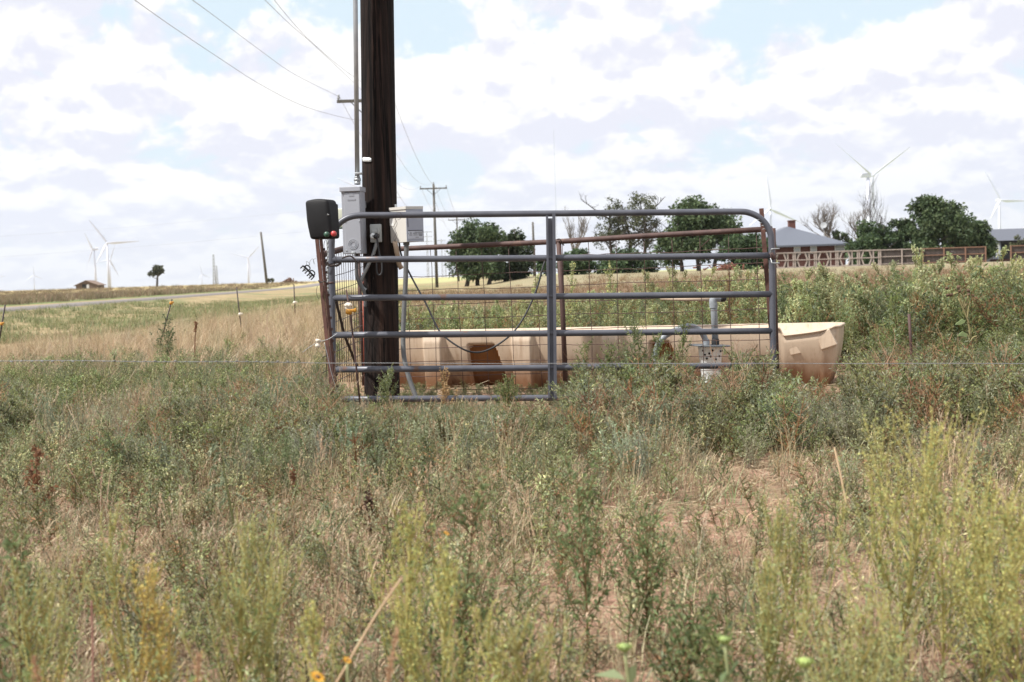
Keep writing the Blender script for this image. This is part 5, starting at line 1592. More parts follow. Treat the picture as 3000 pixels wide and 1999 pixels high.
# --- dry and green grass, near
xy = rand_pts(6000, 2.8, 10.2); xx, yy = xy.T
pr = (.2 + 1.2 * fb(xx, yy, .9, 21) ** 1.4) * (1 - .95 * np.clip(BARE(xx, yy), 0, 1)) * (1 - .75 * ss(-.5, .3, xx) * ss(7.4, 8.2, yy))
xy = keep(xy, np.clip(pr, 0, 1)); n_ = len(xy)
scatter('dry_grass', protos(tuft, 8, n=26, h=.13, r=.06, lean=1.5, w=.0024, cols=STRAW) + protos(seedgrass, 3, n=12, h=.22, cols=STRAW) + protos(tuft, 5, n=22, h=.13, r=.05, lean=1.2, w=.0024, cols=STRAW + GGRASS), xy, capped(xy, rs_(n_, .55, 1.3), .2), rs_(n_, 0, 6.28), tints(n_), .12, GRASSM)
xy = rand_pts(2400, 2.8, 10.2); xx, yy = xy.T
xy = keep(xy, np.clip((.1 + 1.2 * fb(xx, yy, 1.2, 33) ** 1.6) * (1 - .9 * np.clip(BARE(xx, yy), 0, 1)), 0, 1)); n_ = len(xy)
scatter('green_grass', protos(tuft, 8, n=20, h=.15, r=.04, lean=1.0, w=.0022, cols=GGRASS), xy, capped(xy, rs_(n_, .5, 1.4), .22), rs_(n_, 0, 6.28), tints(n_), .12, GRASSM)

# --- weeds in front of and around the gate
xy = rand_pts(2600, 6.6, 10.2, -1.1, 1.12); xx, yy = xy.T
pr = ss(6.9, 8.0, yy + .7 * (fb(xx, yy, 1.1, 8) - .5)) * np.where(xx > -1.3, .45 + 1.1 * fb(xx, yy, 1.3, 9), 1.25 * ss(.44, .56, fb(xx, yy, 1.1, 9)))
xy = keep(xy, np.clip(pr, 0, 1)); n_ = len(xy)
wg = protos(weed, 8, h=.30, spread=.17, nb=24, leafL=.026, leafW=.0065, cols=GREEN + GREYG[:2], stems=2, every=.009) + protos(weed, 5, h=.32, spread=.15, nb=22, leafL=.023, leafW=.0055, cols=GREYG + GREEN[2:3], stems=2, every=.008) + protos(weed, 3, h=.3, spread=.16, nb=16, leafL=.018, leafW=.005, cols=RUSTC + GREEN[:2] + OLIVE[:1], stem=(.34, .2, .1), stems=2, every=.011) + protos(deadbranch, 2, h=.3, nb=9, col=(.4, .27, .16), rad=.0022, sub=4)
sc_ = capped(xy, rs_(n_, .6, 1.15) * (1 + .35 * (xy[:, 0] > .4)), .33)
scatter('weed_growth', wg, xy, sc_, rs_(n_, 0, 6.28), tints(n_, .2) * np.array([1.2, 1.12, 1.22]), .15)
xy = rand_pts(1900, 5.8, 10.0, -1.1, 1.12); xx, yy = xy.T
pr = (.1 + .8 * ss(.47, .57, fb(xx, yy, .9, 41))) * ss(6.0, 7.4, yy) * np.where(xx < -1.8, .35, 1) * (1 - .7 * np.clip(BARE(xx, yy), 0, 1)); xy = keep(xy, pr); n_ = len(xy)
scatter('sagebrush', protos(sage, 8, h=.27, n=18) + protos(sage, 3, h=.22, n=16, cols=GREYG + GREEN[:2]), xy, capped(xy, rs_(n_, .5, 1.15), .3), rs_(n_, 0, 6.28), tints(n_, .18) * np.array([1.32, 1.26, 1.36]), .15)

# --- small weeds through the near field
xy = rand_pts(3900, 2.9, 8.2, -1.12, 1.12); xx, yy = xy.T
xy = keep(xy, np.clip((.08 + 1.2 * fb(xx, yy, 1.0, 51) ** 1.7) * (1 - .85 * np.clip(BARE(xx, yy), 0, 1)), 0, 1)); n_ = len(xy)
scatter('low_weeds_cover', protos(weed, 6, h=.2, spread=.12, nb=15, leafL=.021, leafW=.006, cols=GREEN + GREYG, every=.009) + protos(weed, 4, h=.22, spread=.13, nb=14, leafL=.02, leafW=.0055, cols=OLIVE + GREYG[:1], every=.009) + protos(weed, 3, h=.17, spread=.12, nb=13, leafL=.018, leafW=.0055, cols=RUSTC + GREEN[:1], every=.009), xy, capped(xy, rs_(n_, .5, 1.25), .22), rs_(n_, 0, 6.28), tints(n_, .18) * np.array([1.28, 1.22, 1.28]), .2)

# --- low weeds inside the pen
xy = rand_pts(900, 10.0, 12.0, -.36, .62); xx, yy = xy.T
fr_ = TA.y + (TB.y - TA.y) * (xx - TA.x) / (TB.x - TA.x) - .45
xy = keep(xy, (yy < fr_) * (pxof(xy) < 2250) * (.35 + .65 * fb(xx, yy, 1.4, 141)) * (np.hypot(xx + .97, yy - 10.6) > .2) * (np.abs(pxof(xy) - 2080) > 75)); n_ = len(xy)
scatter('pen_weeds_cover', wg[:12], xy, rs_(n_, .3, .8) * (.45 + .65 * ss(.2, 1.0, xy[:, 0])), rs_(n_, 0, 6.28), tints(n_), .15)
# --- tall weeds behind the pen and trough
xy = rand_pts(5200, 11.9, 27, -.28, 1.15); xx, yy = xy.T; ppx = pxof(xy)
front = (TA.y - .26) + (TB.y - TA.y) * (xx - TA.x) / (TB.x - TA.x) + 1.35
pr = (yy > np.where((xx > -1.5) & (xx < 3.0), front, 11.0)) * (.4 + .9 * fb(xx, yy, .45, 61)) * (1 - ss(17, 25, yy + 6 * (fb(xx, yy, .3, 66) - .5))) * (ppx > 1080)
xy = keep(xy, np.clip(pr, 0, 1)); n_ = len(xy); xx, yy = xy.T
tall = protos(weed, 5, h=.62, spread=.27, nb=30, leafL=.048, leafW=.013, cols=GREEN + GREYG[:2], stems=2, every=.015) + protos(weed, 4, h=.6, spread=.25, nb=28, leafL=.042, leafW=.011, cols=RUSTC + GREEN + DARKG, stem=(.3, .17, .08), stems=2, every=.015) + protos(weed, 3, h=.62, spread=.27, nb=28, leafL=.05, leafW=.014, cols=DARKG + GREYG, stems=2, every=.016) + protos(plume, 2, h=.72, spread=.24, nb=20, cols=OLIVE, dens=.3, size=.02) + protos(weed, 2, h=.62, spread=.22, nb=26, leafL=.03, leafW=.008, cols=RUSTC, stem=(.33, .17, .08), stems=2, every=.014)
hs_sc = (.82 + .34 * ss(1.6, 3.4, xx + .1 * (yy - 12))) * (.75 + .5 * fb(xx, yy, .5, 71))
scatter('tall_weeds_cover', tall, xy, hs_sc * rs_(n_, .75, 1.15), rs_(n_, 0, 6.28), tints(n_, .12), .12)
# weeds right of the pen, standing beside the trough's end
xy = rand_pts(620, 10.0, 13.4, .5, 1.15); xx, yy = xy.T; xy = keep(xy, (xx > np.where(yy < 10.75, 2.25, 2.85 + .15 * (yy - 11))) * 1.0); n_ = len(xy)
scatter('edge_weeds_cover', tall[:7] + wg[7:11], xy, capped(xy, rs_(n_, .45, .95) * (.35 + .6 * ss(10.4, 12, xy[:, 1])), .6), rs_(n_, 0, 6.28), tints(n_, .12), .12)

# --- tall dry grass of the field by the side of the pen
xy = rand_pts(8200, 9.6, 46, -1.15, -.22, 1); xx, yy = xy.T; ppx = pxof(xy)
gm = ss(-8.5, -5.5, xx)      # beyond the fence rods the verge is shorter and greener
pr = (.35 + .9 * fb(xx, yy, .35, 81)) * (ppx < 1080) * np.where(yy < 11.5, xx < -1.35, True) * np.clip(18 / yy, .35, 1) * (.5 + .5 * ss(11, 15, yy))
xy = keep(xy, np.clip(pr, 0, 1)); n_ = len(xy); xx, yy = xy.T; gm = ss(-9, -5.5, xx)
scatter('field_grass', protos(tuft, 8, n=34, h=.42, r=.09, lean=.8, w=.004, cols=STRAW, segs=3) + protos(seedgrass, 4, n=16, h=.55, cols=STRAW) + protos(tuft, 2, n=30, h=.34, r=.08, lean=.8, w=.004, cols=STRAW + GGRASS), xy, rs_(n_, .6, 1.15) * (.35 + .65 * gm) * (.65 + .5 * fb(xx, yy, .5, 91)) * (.6 + .4 * ss(10.5, 14, yy)), rs_(n_, 0, 6.28), tints(n_), .14, GRASSM)
xy = rand_pts(2900, 9.8, 24, -1.15, -.3); xx, yy = xy.T; ppx = pxof(xy)
pr = (ss(.42, .54, fb(xx, yy, .45, 101)) * .85 + .1) * (ppx < 1010) * (1 - ss(14, 19, yy)) * np.where(yy < 11, xx < -1.4, True)
xy = keep(xy, pr); n_ = len(xy)
scatter('field_weeds_cover', protos(weed, 6, h=.4, spread=.2, nb=18, leafL=.034, leafW=.009, cols=GREEN + OLIVE, stems=2, every=.014) + protos(sage, 4, h=.34, n=16), xy, rs_(n_, .4, .9), rs_(n_, 0, 6.28), tints(n_), .15)
# greener verge towards the road
xy = rand_pts(5200, 24, 110, -1.2, -.1); xx, yy = xy.T
rxd = xx - road_x(yy); pr = (rxd > 1.75) * (fb(xx, yy, .12, 111) > .45) * (.2 + .8 * fb(xx, yy, .3, 121)) * ss(-4.5, -8, xx); xy = keep(xy, np.clip(pr, 0, 1)); n_ = len(xy)
scatter('verge_grass', protos(tuft, 6, n=26, h=.3, r=.2, lean=.9, w=.01, cols=[(.19, .22, .1), (.24, .25, .12), (.29, .27, .15), (.17, .2, .09)]), xy, rs_(n_, .6, 1.4), rs_(n_, 0, 6.28), tints(n_), .14, GRASSM)
# rough weeds beyond the road
xy = rand_pts(5200, 70, 330, -1.25, .1, .9); xx, yy = xy.T
rxd = xx - road_x(yy); xy = keep(xy, (rxd < -5) * .9); n_ = len(xy)
scatter('roadside_weeds_cover', protos(tuft, 6, n=34, h=.55, r=.35, lean=.7, w=.02, cols=[(.24, .175, .12), (.2, .15, .1), (.29, .22, .14), (.17, .16, .08)]), xy, rs_(n_, .6, 1.4), rs_(n_, 0, 6.28), tints(n_), .14, GRASSM)
# mid field behind the tall weeds
xy = rand_pts(6500, 18, 105, -.35, 1.15, .8); xx, yy = xy.T
xy = keep(xy, np.clip((.3 + .8 * fb(xx, yy, .12, 131)) * (1 - .75 * ss(84, 92, yy)), 0, 1)); n_ = len(xy); xx, yy = xy.T
bt = (ss(36, 56, yy)[:, None] * np.array([-.2, -.32, -.36]) + 1) * .78
scatter('pasture_grass', protos(tuft, 7, n=26, h=.36, r=.22, lean=.85, w=.009, cols=STRAW + [(.26, .2, .11), (.22, .2, .09)]), xy, rs_(n_, .5, 1.1), rs_(n_, 0, 6.28), tints(n_) * bt, .14, GRASSM)

# ------------------------------------------------------------------ single plants that can be pointed at
def plant(name, p, loc, label, scale=1.0, rz=0.0, group=None, cat='plant', lean=(0, 0), foliage='foliage'):
    t_ = thing(name, loc, label, cat, group); t_.rotation_euler = (lean[1], lean[0], rz); t_.scale = (scale,) * 3
    if p.sq:
        Q = np.concatenate(p.sq); C = np.concatenate(p.sc); mesh_np('stem', Q.reshape(-1, 3), np.arange(len(Q) * 4).reshape(-1, 4), LEAF, np.repeat(C, 4, 0), parent=t_)
    if p.lq:
        Q = np.concatenate(p.lq); C = np.concatenate(p.lc); mesh_np(foliage, Q.reshape(-1, 3), np.arange(len(Q) * 4).reshape(-1, 4), LEAF, np.repeat(C, 4, 0), parent=t_)
    return t_


def stand(px, d):
    x = (px - 1500) / F * d; return Vector((x, d, gzf(x, d) - .01))


def hgt(px, py, d):
    """height of a plant standing at depth d whose top shows at this pixel"""
    q = P(px, py, d); return q.z - gzf(q.x, d)


HERO = [  # kind, px, top py, depth, spread, label
    ('yel', 2590, 1240, 3.7, .40, 'tallest yellow green seedy weed with a pointed plume, over the bare soil side'),
    ('olive', 2745, 1335, 3.9, .30, 'yellow green seedy weed standing just behind the tallest plume'),
    ('yel', 2870, 1440, 3.6, .30, 'yellow green weed with thin plumes between the tallest plume and the photo edge'),
    ('yel', 2985, 1500, 3.4, .34, 'golden green bushy weed cut by the photo edge'),
    ('olive', 2330, 1500, 3.9, .28, 'olive weed with loose plumes leaning out over bare red soil'),
    ('olive', 2230, 1680, 3.5, .26, 'low olive seedy weed below the dead tan branch'),
    ('yel', 1140, 1470, 3.5, .24, 'bright yellow seedy weed plume in the middle of the near weeds'),
    ('yel', 1230, 1640, 3.2, .26, 'bushy yellow weed at the foot of the dark leafy one'),
    ('yel', 1390, 1790, 3.1, .17, 'short yellow seed spike beside the dark leafy weed'),
    ('dark', 1290, 1462, 3.6, .24, 'dark green leafy weed with one orange bud, between yellow plumes'),
    ('dark', 1690, 1390, 4.1, .27, 'dark green spiky branching weed before the bare soil'),
    ('dark', 1870, 1500, 4.2, .2, 'slim dark green weed with clubbed tips next to bare soil'),
    ('dark', 1985, 1770, 3.6, .2, 'small dark green weed over dry stalks in the centre foreground'),
    ('olive', 345, 1475, 3.7, .2, 'thin yellow plume rising behind the twin golden plumes'),
    ('gold', 330, 1660, 3.2, .2, 'golden seedy weed, one of twin plumes with a red stalk beside it'),
    ('gold', 445, 1660, 3.2, .18, 'golden seedy weed standing beside the tan grass stalk'),
    ('olive', 640, 1530, 3.5, .28, 'pale olive bushy weed right of the tan grass stalk'),
    ('olive', 760, 1560, 3.6, .24, 'grey olive spiky weed before the pink soil patch'),
    ('olive', 90, 1640, 3.3, .28, 'yellow olive weed in the near corner below dry grass'),
    ('dark', 20, 1520, 3.5, .16, 'dark green upright weed at the photo edge above dry grass'),
    ('yel', 900, 1800, 3.0, .2, 'yellow weed by the small sunflower'),
    ('olive', 1560, 1830, 3.1, .26, 'low olive weed beside a green flower bud'),
    ('olive', 2480, 1810, 3.1, .3, 'low yellow green weed in front of the tallest plume'),
    ('green', 2085, 1850, 3.2, .2, 'bright green low leafy weed between the two flower buds'),
    ('green', 1990, 930, 9.45, .17, 'tall fresh green weed in front of the white bucket'),
    ('grey', 1815, 935, 9.4, .22, 'tall grey green weed covering the gate bars beside the centre brace'),
    ('green', 1700, 1000, 9.5, .16, 'slender dark leafed weed just past the gate centre brace'),
    ('grey', 1125, 1080, 9.35, .17, 'grey green leafy weed at the foot of the wooden pole'),
    ('green', 1480, 1110, 9.5, .16, 'short green weed before the stained trough recess'),
    ('grey', 1885, 965, 9.42, .2, 'bushy grey green weed between the two tallest weeds crossing the gate bars'),
    ('green', 1755, 1005, 9.4, .18, 'leafy green weed low against the gate just past the slender dark one'),
    ('green', 1935, 990, 9.35, .2, 'dense green weed hiding the foot of the arched grey hose'),
    ('grey', 2150, 1035, 9.4, .18, 'grey green weed next to the white bucket'),
    ('green', 2240, 1050, 9.5, .17, 'green weed at the base of the gate upright with the latch hooks'),
    ('grey', 2310, 1095, 9.9, .12, 'grey green weed low in front of the trough end lugs'),
    ('grey', 2185, 1040, 9.5, .14, 'grey leafed weed at the far upright of the gate'),
    ('tallgreen', 2610, 800, 12.6, .42, 'large spreading grey green weed beside the end of the trough'),
    ('tallgreen', 2420, 800, 14.0, .38, 'tall grey green weed behind the trough end'),
    ('yelfar', 2700, 745, 13.5, .34, 'feathery yellow green weed whose tip crosses the board fence'),
    ('tallgreen', 2890, 790, 13.0, .4, 'tall green weed mass near the photo edge behind dried flower heads'),
    ('yelfar', 2985, 750, 14.0, .34, 'tall yellow green weed below the white porch door'),
    ('yelfar', 1668, 755, 14.5, .2, 'feathery yellow weed just past the gate centre brace, above the back rail'),
    ('yelfar', 1560, 805, 14.2, .22, 'feathery yellow green weed seen under the rail before the trees'),
    ('yelfar', 1795, 760, 15.0, .2, 'thin yellow green weed rising between gate bars towards the cedars'),
    ('rust', 2130, 800, 15.0, .3, 'rust coloured seedy weed behind the riser pipe'),
    ('green2', 480, 925, 15.5, .3, 'dark green weed at the foot of the yellow tipped rod'),
]
for (kd, px, py, d, sp, lab) in HERO:
    g = np.random.default_rng(int(px * 7 + py)); h_ = max(.15, hgt(px, py, d))
    if kd in ('yel', 'gold', 'olive'):
        cols = {'yel': YELG, 'gold': [(.72, .57, .17), (.66, .55, .17), (.76, .6, .18), (.5, .5, .19)], 'olive': OLIVE + YELG[2:3]}[kd]
        p = plume(g, h_, sp * 1.4, int((15 + 13 * sp / .3) * g.uniform(.8, 1.25)), cols, stem=(.5, .44, .17) if kd != 'gold' else (.52, .4, .15), dens=.62, size=.0066, el0=g.uniform(.9, 1.5), low=.1, leaf_cols=[(.24, .30, .12), (.29, .34, .14), (.34, .36, .16)])
    elif kd == 'dark':
        p = weed(g, h_, sp * 1.25, 40, .028, .009, [(.21, .275, .12), (.17, .23, .1), (.26, .31, .14), (.14, .19, .08)], stem=(.25, .17, .08), every=.0085, up=.9, el0=.9)
    elif kd == 'green':
        p = weed(g, h_, sp * 1.15, 60, .03, .0075, GREEN + DARKG[:2], stem=(.24, .24, .1), every=.0075, up=.9, el0=.8)
    elif kd == 'grey':
        p = weed(g, h_, sp * 1.15, 60, .03, .007, GREYG + GREEN, stem=(.26, .26, .14), every=.0075, up=.8, el0=.8)
    elif kd == 'green2':
        p = weed(g, h_, sp, 34, .05, .014, DARKG, stem=(.12, .14, .06), every=.012, up=.7)
    elif kd == 'tallgreen':
        p = weed(g, h_, sp, 75, .042, .010, GREYG + GREEN, stem=(.26, .25, .13), every=.0095, up=.7, el0=.7)
    elif kd == 'yelfar':
        p = plume(g, h_, sp, 34, YELG[2:] + OLIVE, stem=(.27, .25, .11), dens=.42, size=.016, low=.1)
    else:
        p = plume(g, h_, sp, 30, RUSTC, stem=(.25, .14, .07), dens=.4, size=.016, low=.1, leaf_cols=GREEN)
    b = stand(px, d); plant('weed_plant', p, b, lab)

# dead and dry single plants
g = np.random.default_rng(5)
b = stand(2275, 6.6); plant('dead_branch_plant', deadbranch(g, hgt(2300, 1325, 6.6), 9, (.46, .35, .2), .75, .0034, 5), b, 'leafless tan dead weed branching wide above bare red soil')
b = stand(2195, 9.0); plant('dead_branch_plant', deadbranch(g, hgt(2195, 1010, 9.0), 8, (.5, .36, .27), .45, .0045, 7, .45), b, 'pinkish bare twiggy weed in front of the rusty end posts')
b = stand(895, 8.3); plant('dead_branch_plant', deadbranch(g, hgt(900, 1085, 8.3), 8, (.46, .35, .24), .6, .004, 4), b, 'bare tan forked weed before the leaning rusty post')
b = stand(950, 9.3); plant('dead_branch_plant', deadbranch(g, .4, 8, (.4, .3, .22), .8, .003, 5), b, 'dry grey brown twigs heaped at the foot of the gate')
p = plume(g, hgt(1300, 1085, 9.2), .16, 16, TANW, stem=(.46, .32, .17), dens=.55, size=.013, low=.25, leaf_cols=TANW); plant('dry_seed_plant', p, stand(1302, 9.2), 'dry orange tan seed head standing before the bottom gate bar')
p = plume(g, hgt(80, 1310, 6.2), .13, 12, [(.27, .13, .07), (.2, .095, .055), (.33, .18, .1)], stem=(.25, .13, .08), dens=.4, size=.018, low=.2, leaf_cols=RUSTC[:2]); plant('dry_seed_plant', p, stand(85, 6.2), 'crumpled rusty brown dead weed near the photo edge')
p = plume(g, hgt(1070, 1435, 5.6), .05, 10, [(.1, .06, .045), (.14, .085, .055)], stem=(.16, .1, .07), dens=.5, size=.018, low=.2, leaf_cols=RUSTC[:1]); plant('dry_seed_plant', p, stand(1068, 5.6), 'dark brown shrivelled dead stalk in the dry grass')
p = plume(g, hgt(848, 1360, 6.2), .03, 10, [(.25, .13, .07), (.2, .1, .06)], stem=(.3, .16, .09), dens=.6, size=.014, low=.3, leaf_cols=RUSTC[:1]); plant('dry_seed_plant', p, stand(848, 6.2), 'single upright reddish dock stalk among dry grass')
p = Plant(); st = curve((0, 0, 0), (0.02, 0, 1), hgt(562, 942, 14), 8, g, 0, .15); p.path(st, .009, .006, (.34, .2, .12)); n_ = 110; ts = g.uniform(.84, 1, n_); bp, bd = along(st, ts); Ln = g.uniform(.015, .032, n_); p.leaves(bp, nrm(bd * .4 + g.normal(size=(n_, 3)) * .5), Ln, Ln * .5, [(.33, .19, .11), (.28, .16, .09)], g)
plant('dry_stalk_plant', p, stand(566, 14), 'thick rusty dead stalk with a club head in the tall grass field')
# curly pale plant
p = Plant(); hh = hgt(625, 1265, 5.9); st = curve((0, 0, 0), (-.13, 0, 1), hh, 9, g, 0, .2); p.path(st, .006, .002, (.33, .35, .17))
for t in np.linspace(.35, .98, 14):
    bb_, dd_ = along(st, np.array([t])); a_ = g.uniform(0, 2 * PI); br = curve(bb_[0], nrm(np.array([math.cos(a_), math.sin(a_), .5])), .085 * (1.3 - t * .7), 5, g, -1.6, .4); p.path(br, .002, .001, (.33, .35, .2)); n_ = 26; ts = g.uniform(.3, 1, n_); bp, bd = along(br, ts); Ln = g.uniform(.01, .024, n_); p.leaves(bp, nrm(bd + g.normal(size=(n_, 3)) * .6 - UP * .3), Ln, Ln * .45, [(.36, .38, .25), (.28, .32, .2), (.2, .24, .14)], g)
plant('curly_weed', p, stand(668, 5.9), 'pale green weed with drooping curled branches in the dry grass')
# straw stalk leaning across the near weeds
mb = MB(); mb.tube(smooth_path([P(940, 2080, 3.0), P(1050, 1890, 3.05), P(1110, 1790, 3.08), P(1180, 1690, 3.12)], 5), [.0028] * 15 + [.0014], 7); tag(mb.build('straw_stalk', stalk_m), 'long straw coloured stalk leaning diagonally across the yellow weeds', 'plant')
mb = MB(); mb.tube(smooth_path([P(2480, 1480, 4.3), P(2462, 1390, 4.35), P(2444, 1310, 4.4)], 5), [.0032] * 10 + [.0015], 7); tag(mb.build('straw_stalk', stalk_m), 'short pale stalk leaning against the tallest yellow green plume', 'plant')
mb = MB(); mb.tube(smooth_path([P(272, 2050, 3.1), P(272, 1900, 3.15), P(268, 1760, 3.2)], 5), .0023, 7); tag(mb.build('red_stalk', mat('red_stalk', (.19, .085, .06), (.15, .065, .045), 9, .8)), 'thin bare reddish stalk beside the golden twin plumes', 'plant')
for (px, py0, d, lab) in ((60, 1915, 2.9, 'blurred tan grass stalk in the near corner under olive weeds'), (505, 1910, 2.9, 'blurred tan seed stalk between golden weed and olive weed'), (1020, 1845, 2.9, 'blurred tan seed stalk beside the small sunflower')):
    p = Plant(); h_ = hgt(px, py0, d); st = curve((0, 0, 0), (.05, 0, 1), h_, 6, g, 0, .1); p.path(st, .0035, .002, (.5, .33, .2)); n_ = 110; ts = g.uniform(.72, 1, n_); bp, bd = along(st, ts); Ln = g.uniform(.008, .02, n_); p.leaves(bp + g.normal(size=(n_, 3)) * .003, nrm(bd + g.normal(size=(n_, 3)) * .4), Ln, Ln * .35, [(.55, .37, .23), (.48, .32, .2)], g)
    plant('dry_stalk_plant', p, stand(px, d), lab, foliage='seed_head')
# flower buds and small sunflowers
bud_m = mat('flower_bud', (.27, .34, .09), (.2, .27, .08), 40, .7, bump=.3); bud_stem = mat('green_stem', (.3, .33, .16), (.25, .28, .13), 10, .7); petal_m = mat('yellow_petal', (.6, .32, .02), (.5, .24, .02), 20, .6); eye_m = mat('flower_eye', (.1, .05, .02), (.16, .09, .03), 60, .8)
for (px, py, d, r_, lab) in ((1829, 1898, 2.9, .0125, 'round green flower bud on a pale stem in the centre foreground'), (2122, 1876, 2.95, .011, 'smaller green flower bud tilted on a slanting stem'), (2358, 1942, 2.9, .0145, 'largest green flower bud, below the olive weed')):
    top_ = P(px, py, d); b = stand(px - 12, d); t_ = thing('flower_bud_plant', b, lab, 'flower')
    mb = MB(); mb.tube(smooth_path([b, b.lerp(top_, .5) + Vector((.015, 0, 0)), top_ - Vector((0, 0, .004))], 5), [.0045] * 6 + [.0036] * 5, 8); mb.build('stem', bud_stem, t_)
    mb = MB(); mb.lathe([(.002, -r_ * .6), (r_ * .75, -r_ * .45), (r_, 0), (r_ * .8, r_ * .45), (r_ * .3, r_ * .62), (.001, r_ * .64)], top_, (.1, -.25, 1), 14)
    for i in range(22):
        a_ = 2 * PI * i / 22; e_ = Vector((math.cos(a_), math.sin(a_), .0)); mb.bar(top_ + e_ * r_ * .8 - Vector((0, 0, .002)), top_ + e_ * r_ * 1.25 + Vector((0, 0, r_ * (.5 if i % 2 else .2))), .0028, .001)
    mb.build('bud', bud_m, t_)
    p = Plant(); n_ = 16; bp = np.array([0, 0, 0]) + np.outer(np.linspace(.2, .85, n_), np.array(top_ - b)); Ln = g.uniform(.04, .09, n_); p.leaves(bp, nrm(g.normal(size=(n_, 3)) + UP * .2), Ln, Ln * .4, [(.14, .19, .09), (.19, .23, .11)], g)
    Q = np.concatenate(p.lq); mesh_np('foliage', Q.reshape(-1, 3), np.arange(len(Q) * 4).reshape(-1, 4), LEAF, np.repeat(np.concatenate(p.lc), 4, 0), parent=t_)
for (px, py, d, s_, lab) in ((930, 1984, 2.85, .015, 'small yellow sunflower at the bottom of the photo'), (1017, 1935, 2.9, .009, 'tiny yellow sunflower facing away beside the straw stalk'), (1308, 1563, 3.55, .007, 'orange bud on the dark leafy weed')):
    top_ = P(px, py, d); b = stand(px + 6, d); t_ = thing('sunflower', b, lab, 'flower')
    mb = MB(); mb.tube(smooth_path([b, b.lerp(top_, .6) + Vector((-.01, 0, 0)), top_ + Vector((0, .004, 0))], 5), .003, 7); mb.build('stem', bud_stem, t_)
    mb = MB(); ax = Vector((.45, -.35, .8)).normalized(); e1 = ax.orthogonal().normalized(); e2 = ax.cross(e1)
    for i in range(13):
        a_ = 2 * PI * i / 13; e_ = e1 * math.cos(a_) + e2 * math.sin(a_); o_ = ax.cross(e_) * s_ * .16
        c0 = top_ + e_ * s_ * .3; c1 = top_ + e_ * s_ * .75 + ax * s_ * .1; c2 = top_ + e_ * s_ * 1.15; up_ = ax * .0006
        mb.add([c0 - o_ * .6, c0 + o_ * .6, c1 + o_, c2, c1 - o_, c0 - o_ * .6 + up_, c0 + o_ * .6 + up_, c1 + o_ + up_, c2 + up_, c1 - o_ + up_], [(0, 1, 2, 3, 4), (9, 8, 7, 6, 5), (0, 5, 6, 1), (1, 6, 7, 2), (2, 7, 8, 3), (3, 8, 9, 4), (4, 9, 5, 0)])
    mb.build('petal_ring', petal_m, t_)
    mb = MB(); mb.lathe([(s_ * .42, -.002), (s_ * .4, s_ * .12), (s_ * .2, s_ * .2), (.0005, s_ * .21)], top_, ax, 14); mb.build('flower_head', eye_m, t_)
# dried sunflower with drooping heads
b = stand(2848, 11.3); t_ = thing('dried_sunflower', b, 'dried sunflower with dark drooping seed heads and two green leaves', 'plant')
mb = MB(); spn = PX([(2848, 1110), (2846, 1010), (2836, 940), (2825, 880), (2822, 862)], 11.3); mb.tube(smooth_path(spn, 5), [.009 - .0002 * i for i in range(21)], 9)
for br in ([(2828, 905), (2815, 880), (2804, 870)], [(2822, 864), (2812, 857), (2795, 862), (2783, 870)], [(2829, 900), (2836, 870), (2838, 860)], [(2840, 950), (2826, 915), (2808, 875)], [(2846, 1010), (2836, 985), (2828, 977)], [(2845, 1000), (2850, 990), (2862, 985)], [(2834, 935), (2838, 900), (2842, 885)]):
    mb.tube(smooth_path(PX(br, 11.28), 4), .006, 6)
mb.build('stem', mat('sunflower_stem', (.27, .24, .1), (.2, .16, .08), 8, .8), t_)
seed_m = mat('seed_head', (.085, .05, .035), (.15, .09, .05), 50, .9, bump=.5)
for (px, py, r_) in ((2774, 845, 9), (2777, 865, 9), (2787, 864, 8), (2808, 842, 10), (2811, 853, 8), (2837, 852, 9), (2838, 863, 7), (2851, 866, 6)):
    c = P(px, py, 11.25); r_ = M(r_ * .68, 11.25); mb = MB(); mb.lathe([(.001, -r_ * .6), (r_ * .8, -r_ * .4), (r_, .0), (r_ * .85, r_ * .4), (.001, r_ * .55)], c, (rnd.uniform(-1, 1), -.5, rnd.uniform(-1, 1)), 11); mb.build('seed_head', seed_m, t_)
for pts in ([(2829, 940), (2818, 936), (2806, 945), (2798, 952), (2815, 952), (2826, 946)], [(2834, 980), (2820, 971), (2812, 978), (2803, 986), (2820, 985), (2832, 990)]):
    q = PX(pts, 11.25); q2 = [v_ + Vector((0, .004, .002)) for v_ in q]; mb = MB(); mb.add(q + q2, [(0, 1, 4, 5), (1, 2, 3, 4), (11, 10, 7, 6), (10, 9, 8, 7)] + [(i, i + 6, (i + 1) % 6 + 6, (i + 1) % 6) for i in range(6)]); mb.build('leaf', mat('broad_leaf', (.2, .26, .1), (.15, .2, .08), 6, .7), t_)
mb = MB(); mb.tube([P(2663, 920, 11.2), P(2668, 1000, 11.2), P(2677, 1160, 11.2)], .012, 7); tag(mb.build('rusty_stake', rust), 'thin rusty stake standing in weeds beyond the trough end', 'stake')

# ------------------------------------------------------------------ trees
TREEC = [(0.0616, 0.0941, 0.0426), (0.0806, 0.1165, 0.0515), (0.0482, 0.075, 0.0358), (0.1053, 0.1378, 0.0616)]
CEDARC = [(0.0482, 0.0806, 0.0358), (0.0683, 0.1075, 0.0459), (0.0392, 0.065, 0.0325), (0.0896, 0.1299, 0.0538)]
THINC = [(.085, .095, .045), (.10, .105, .055), (.07, .08, .04)]


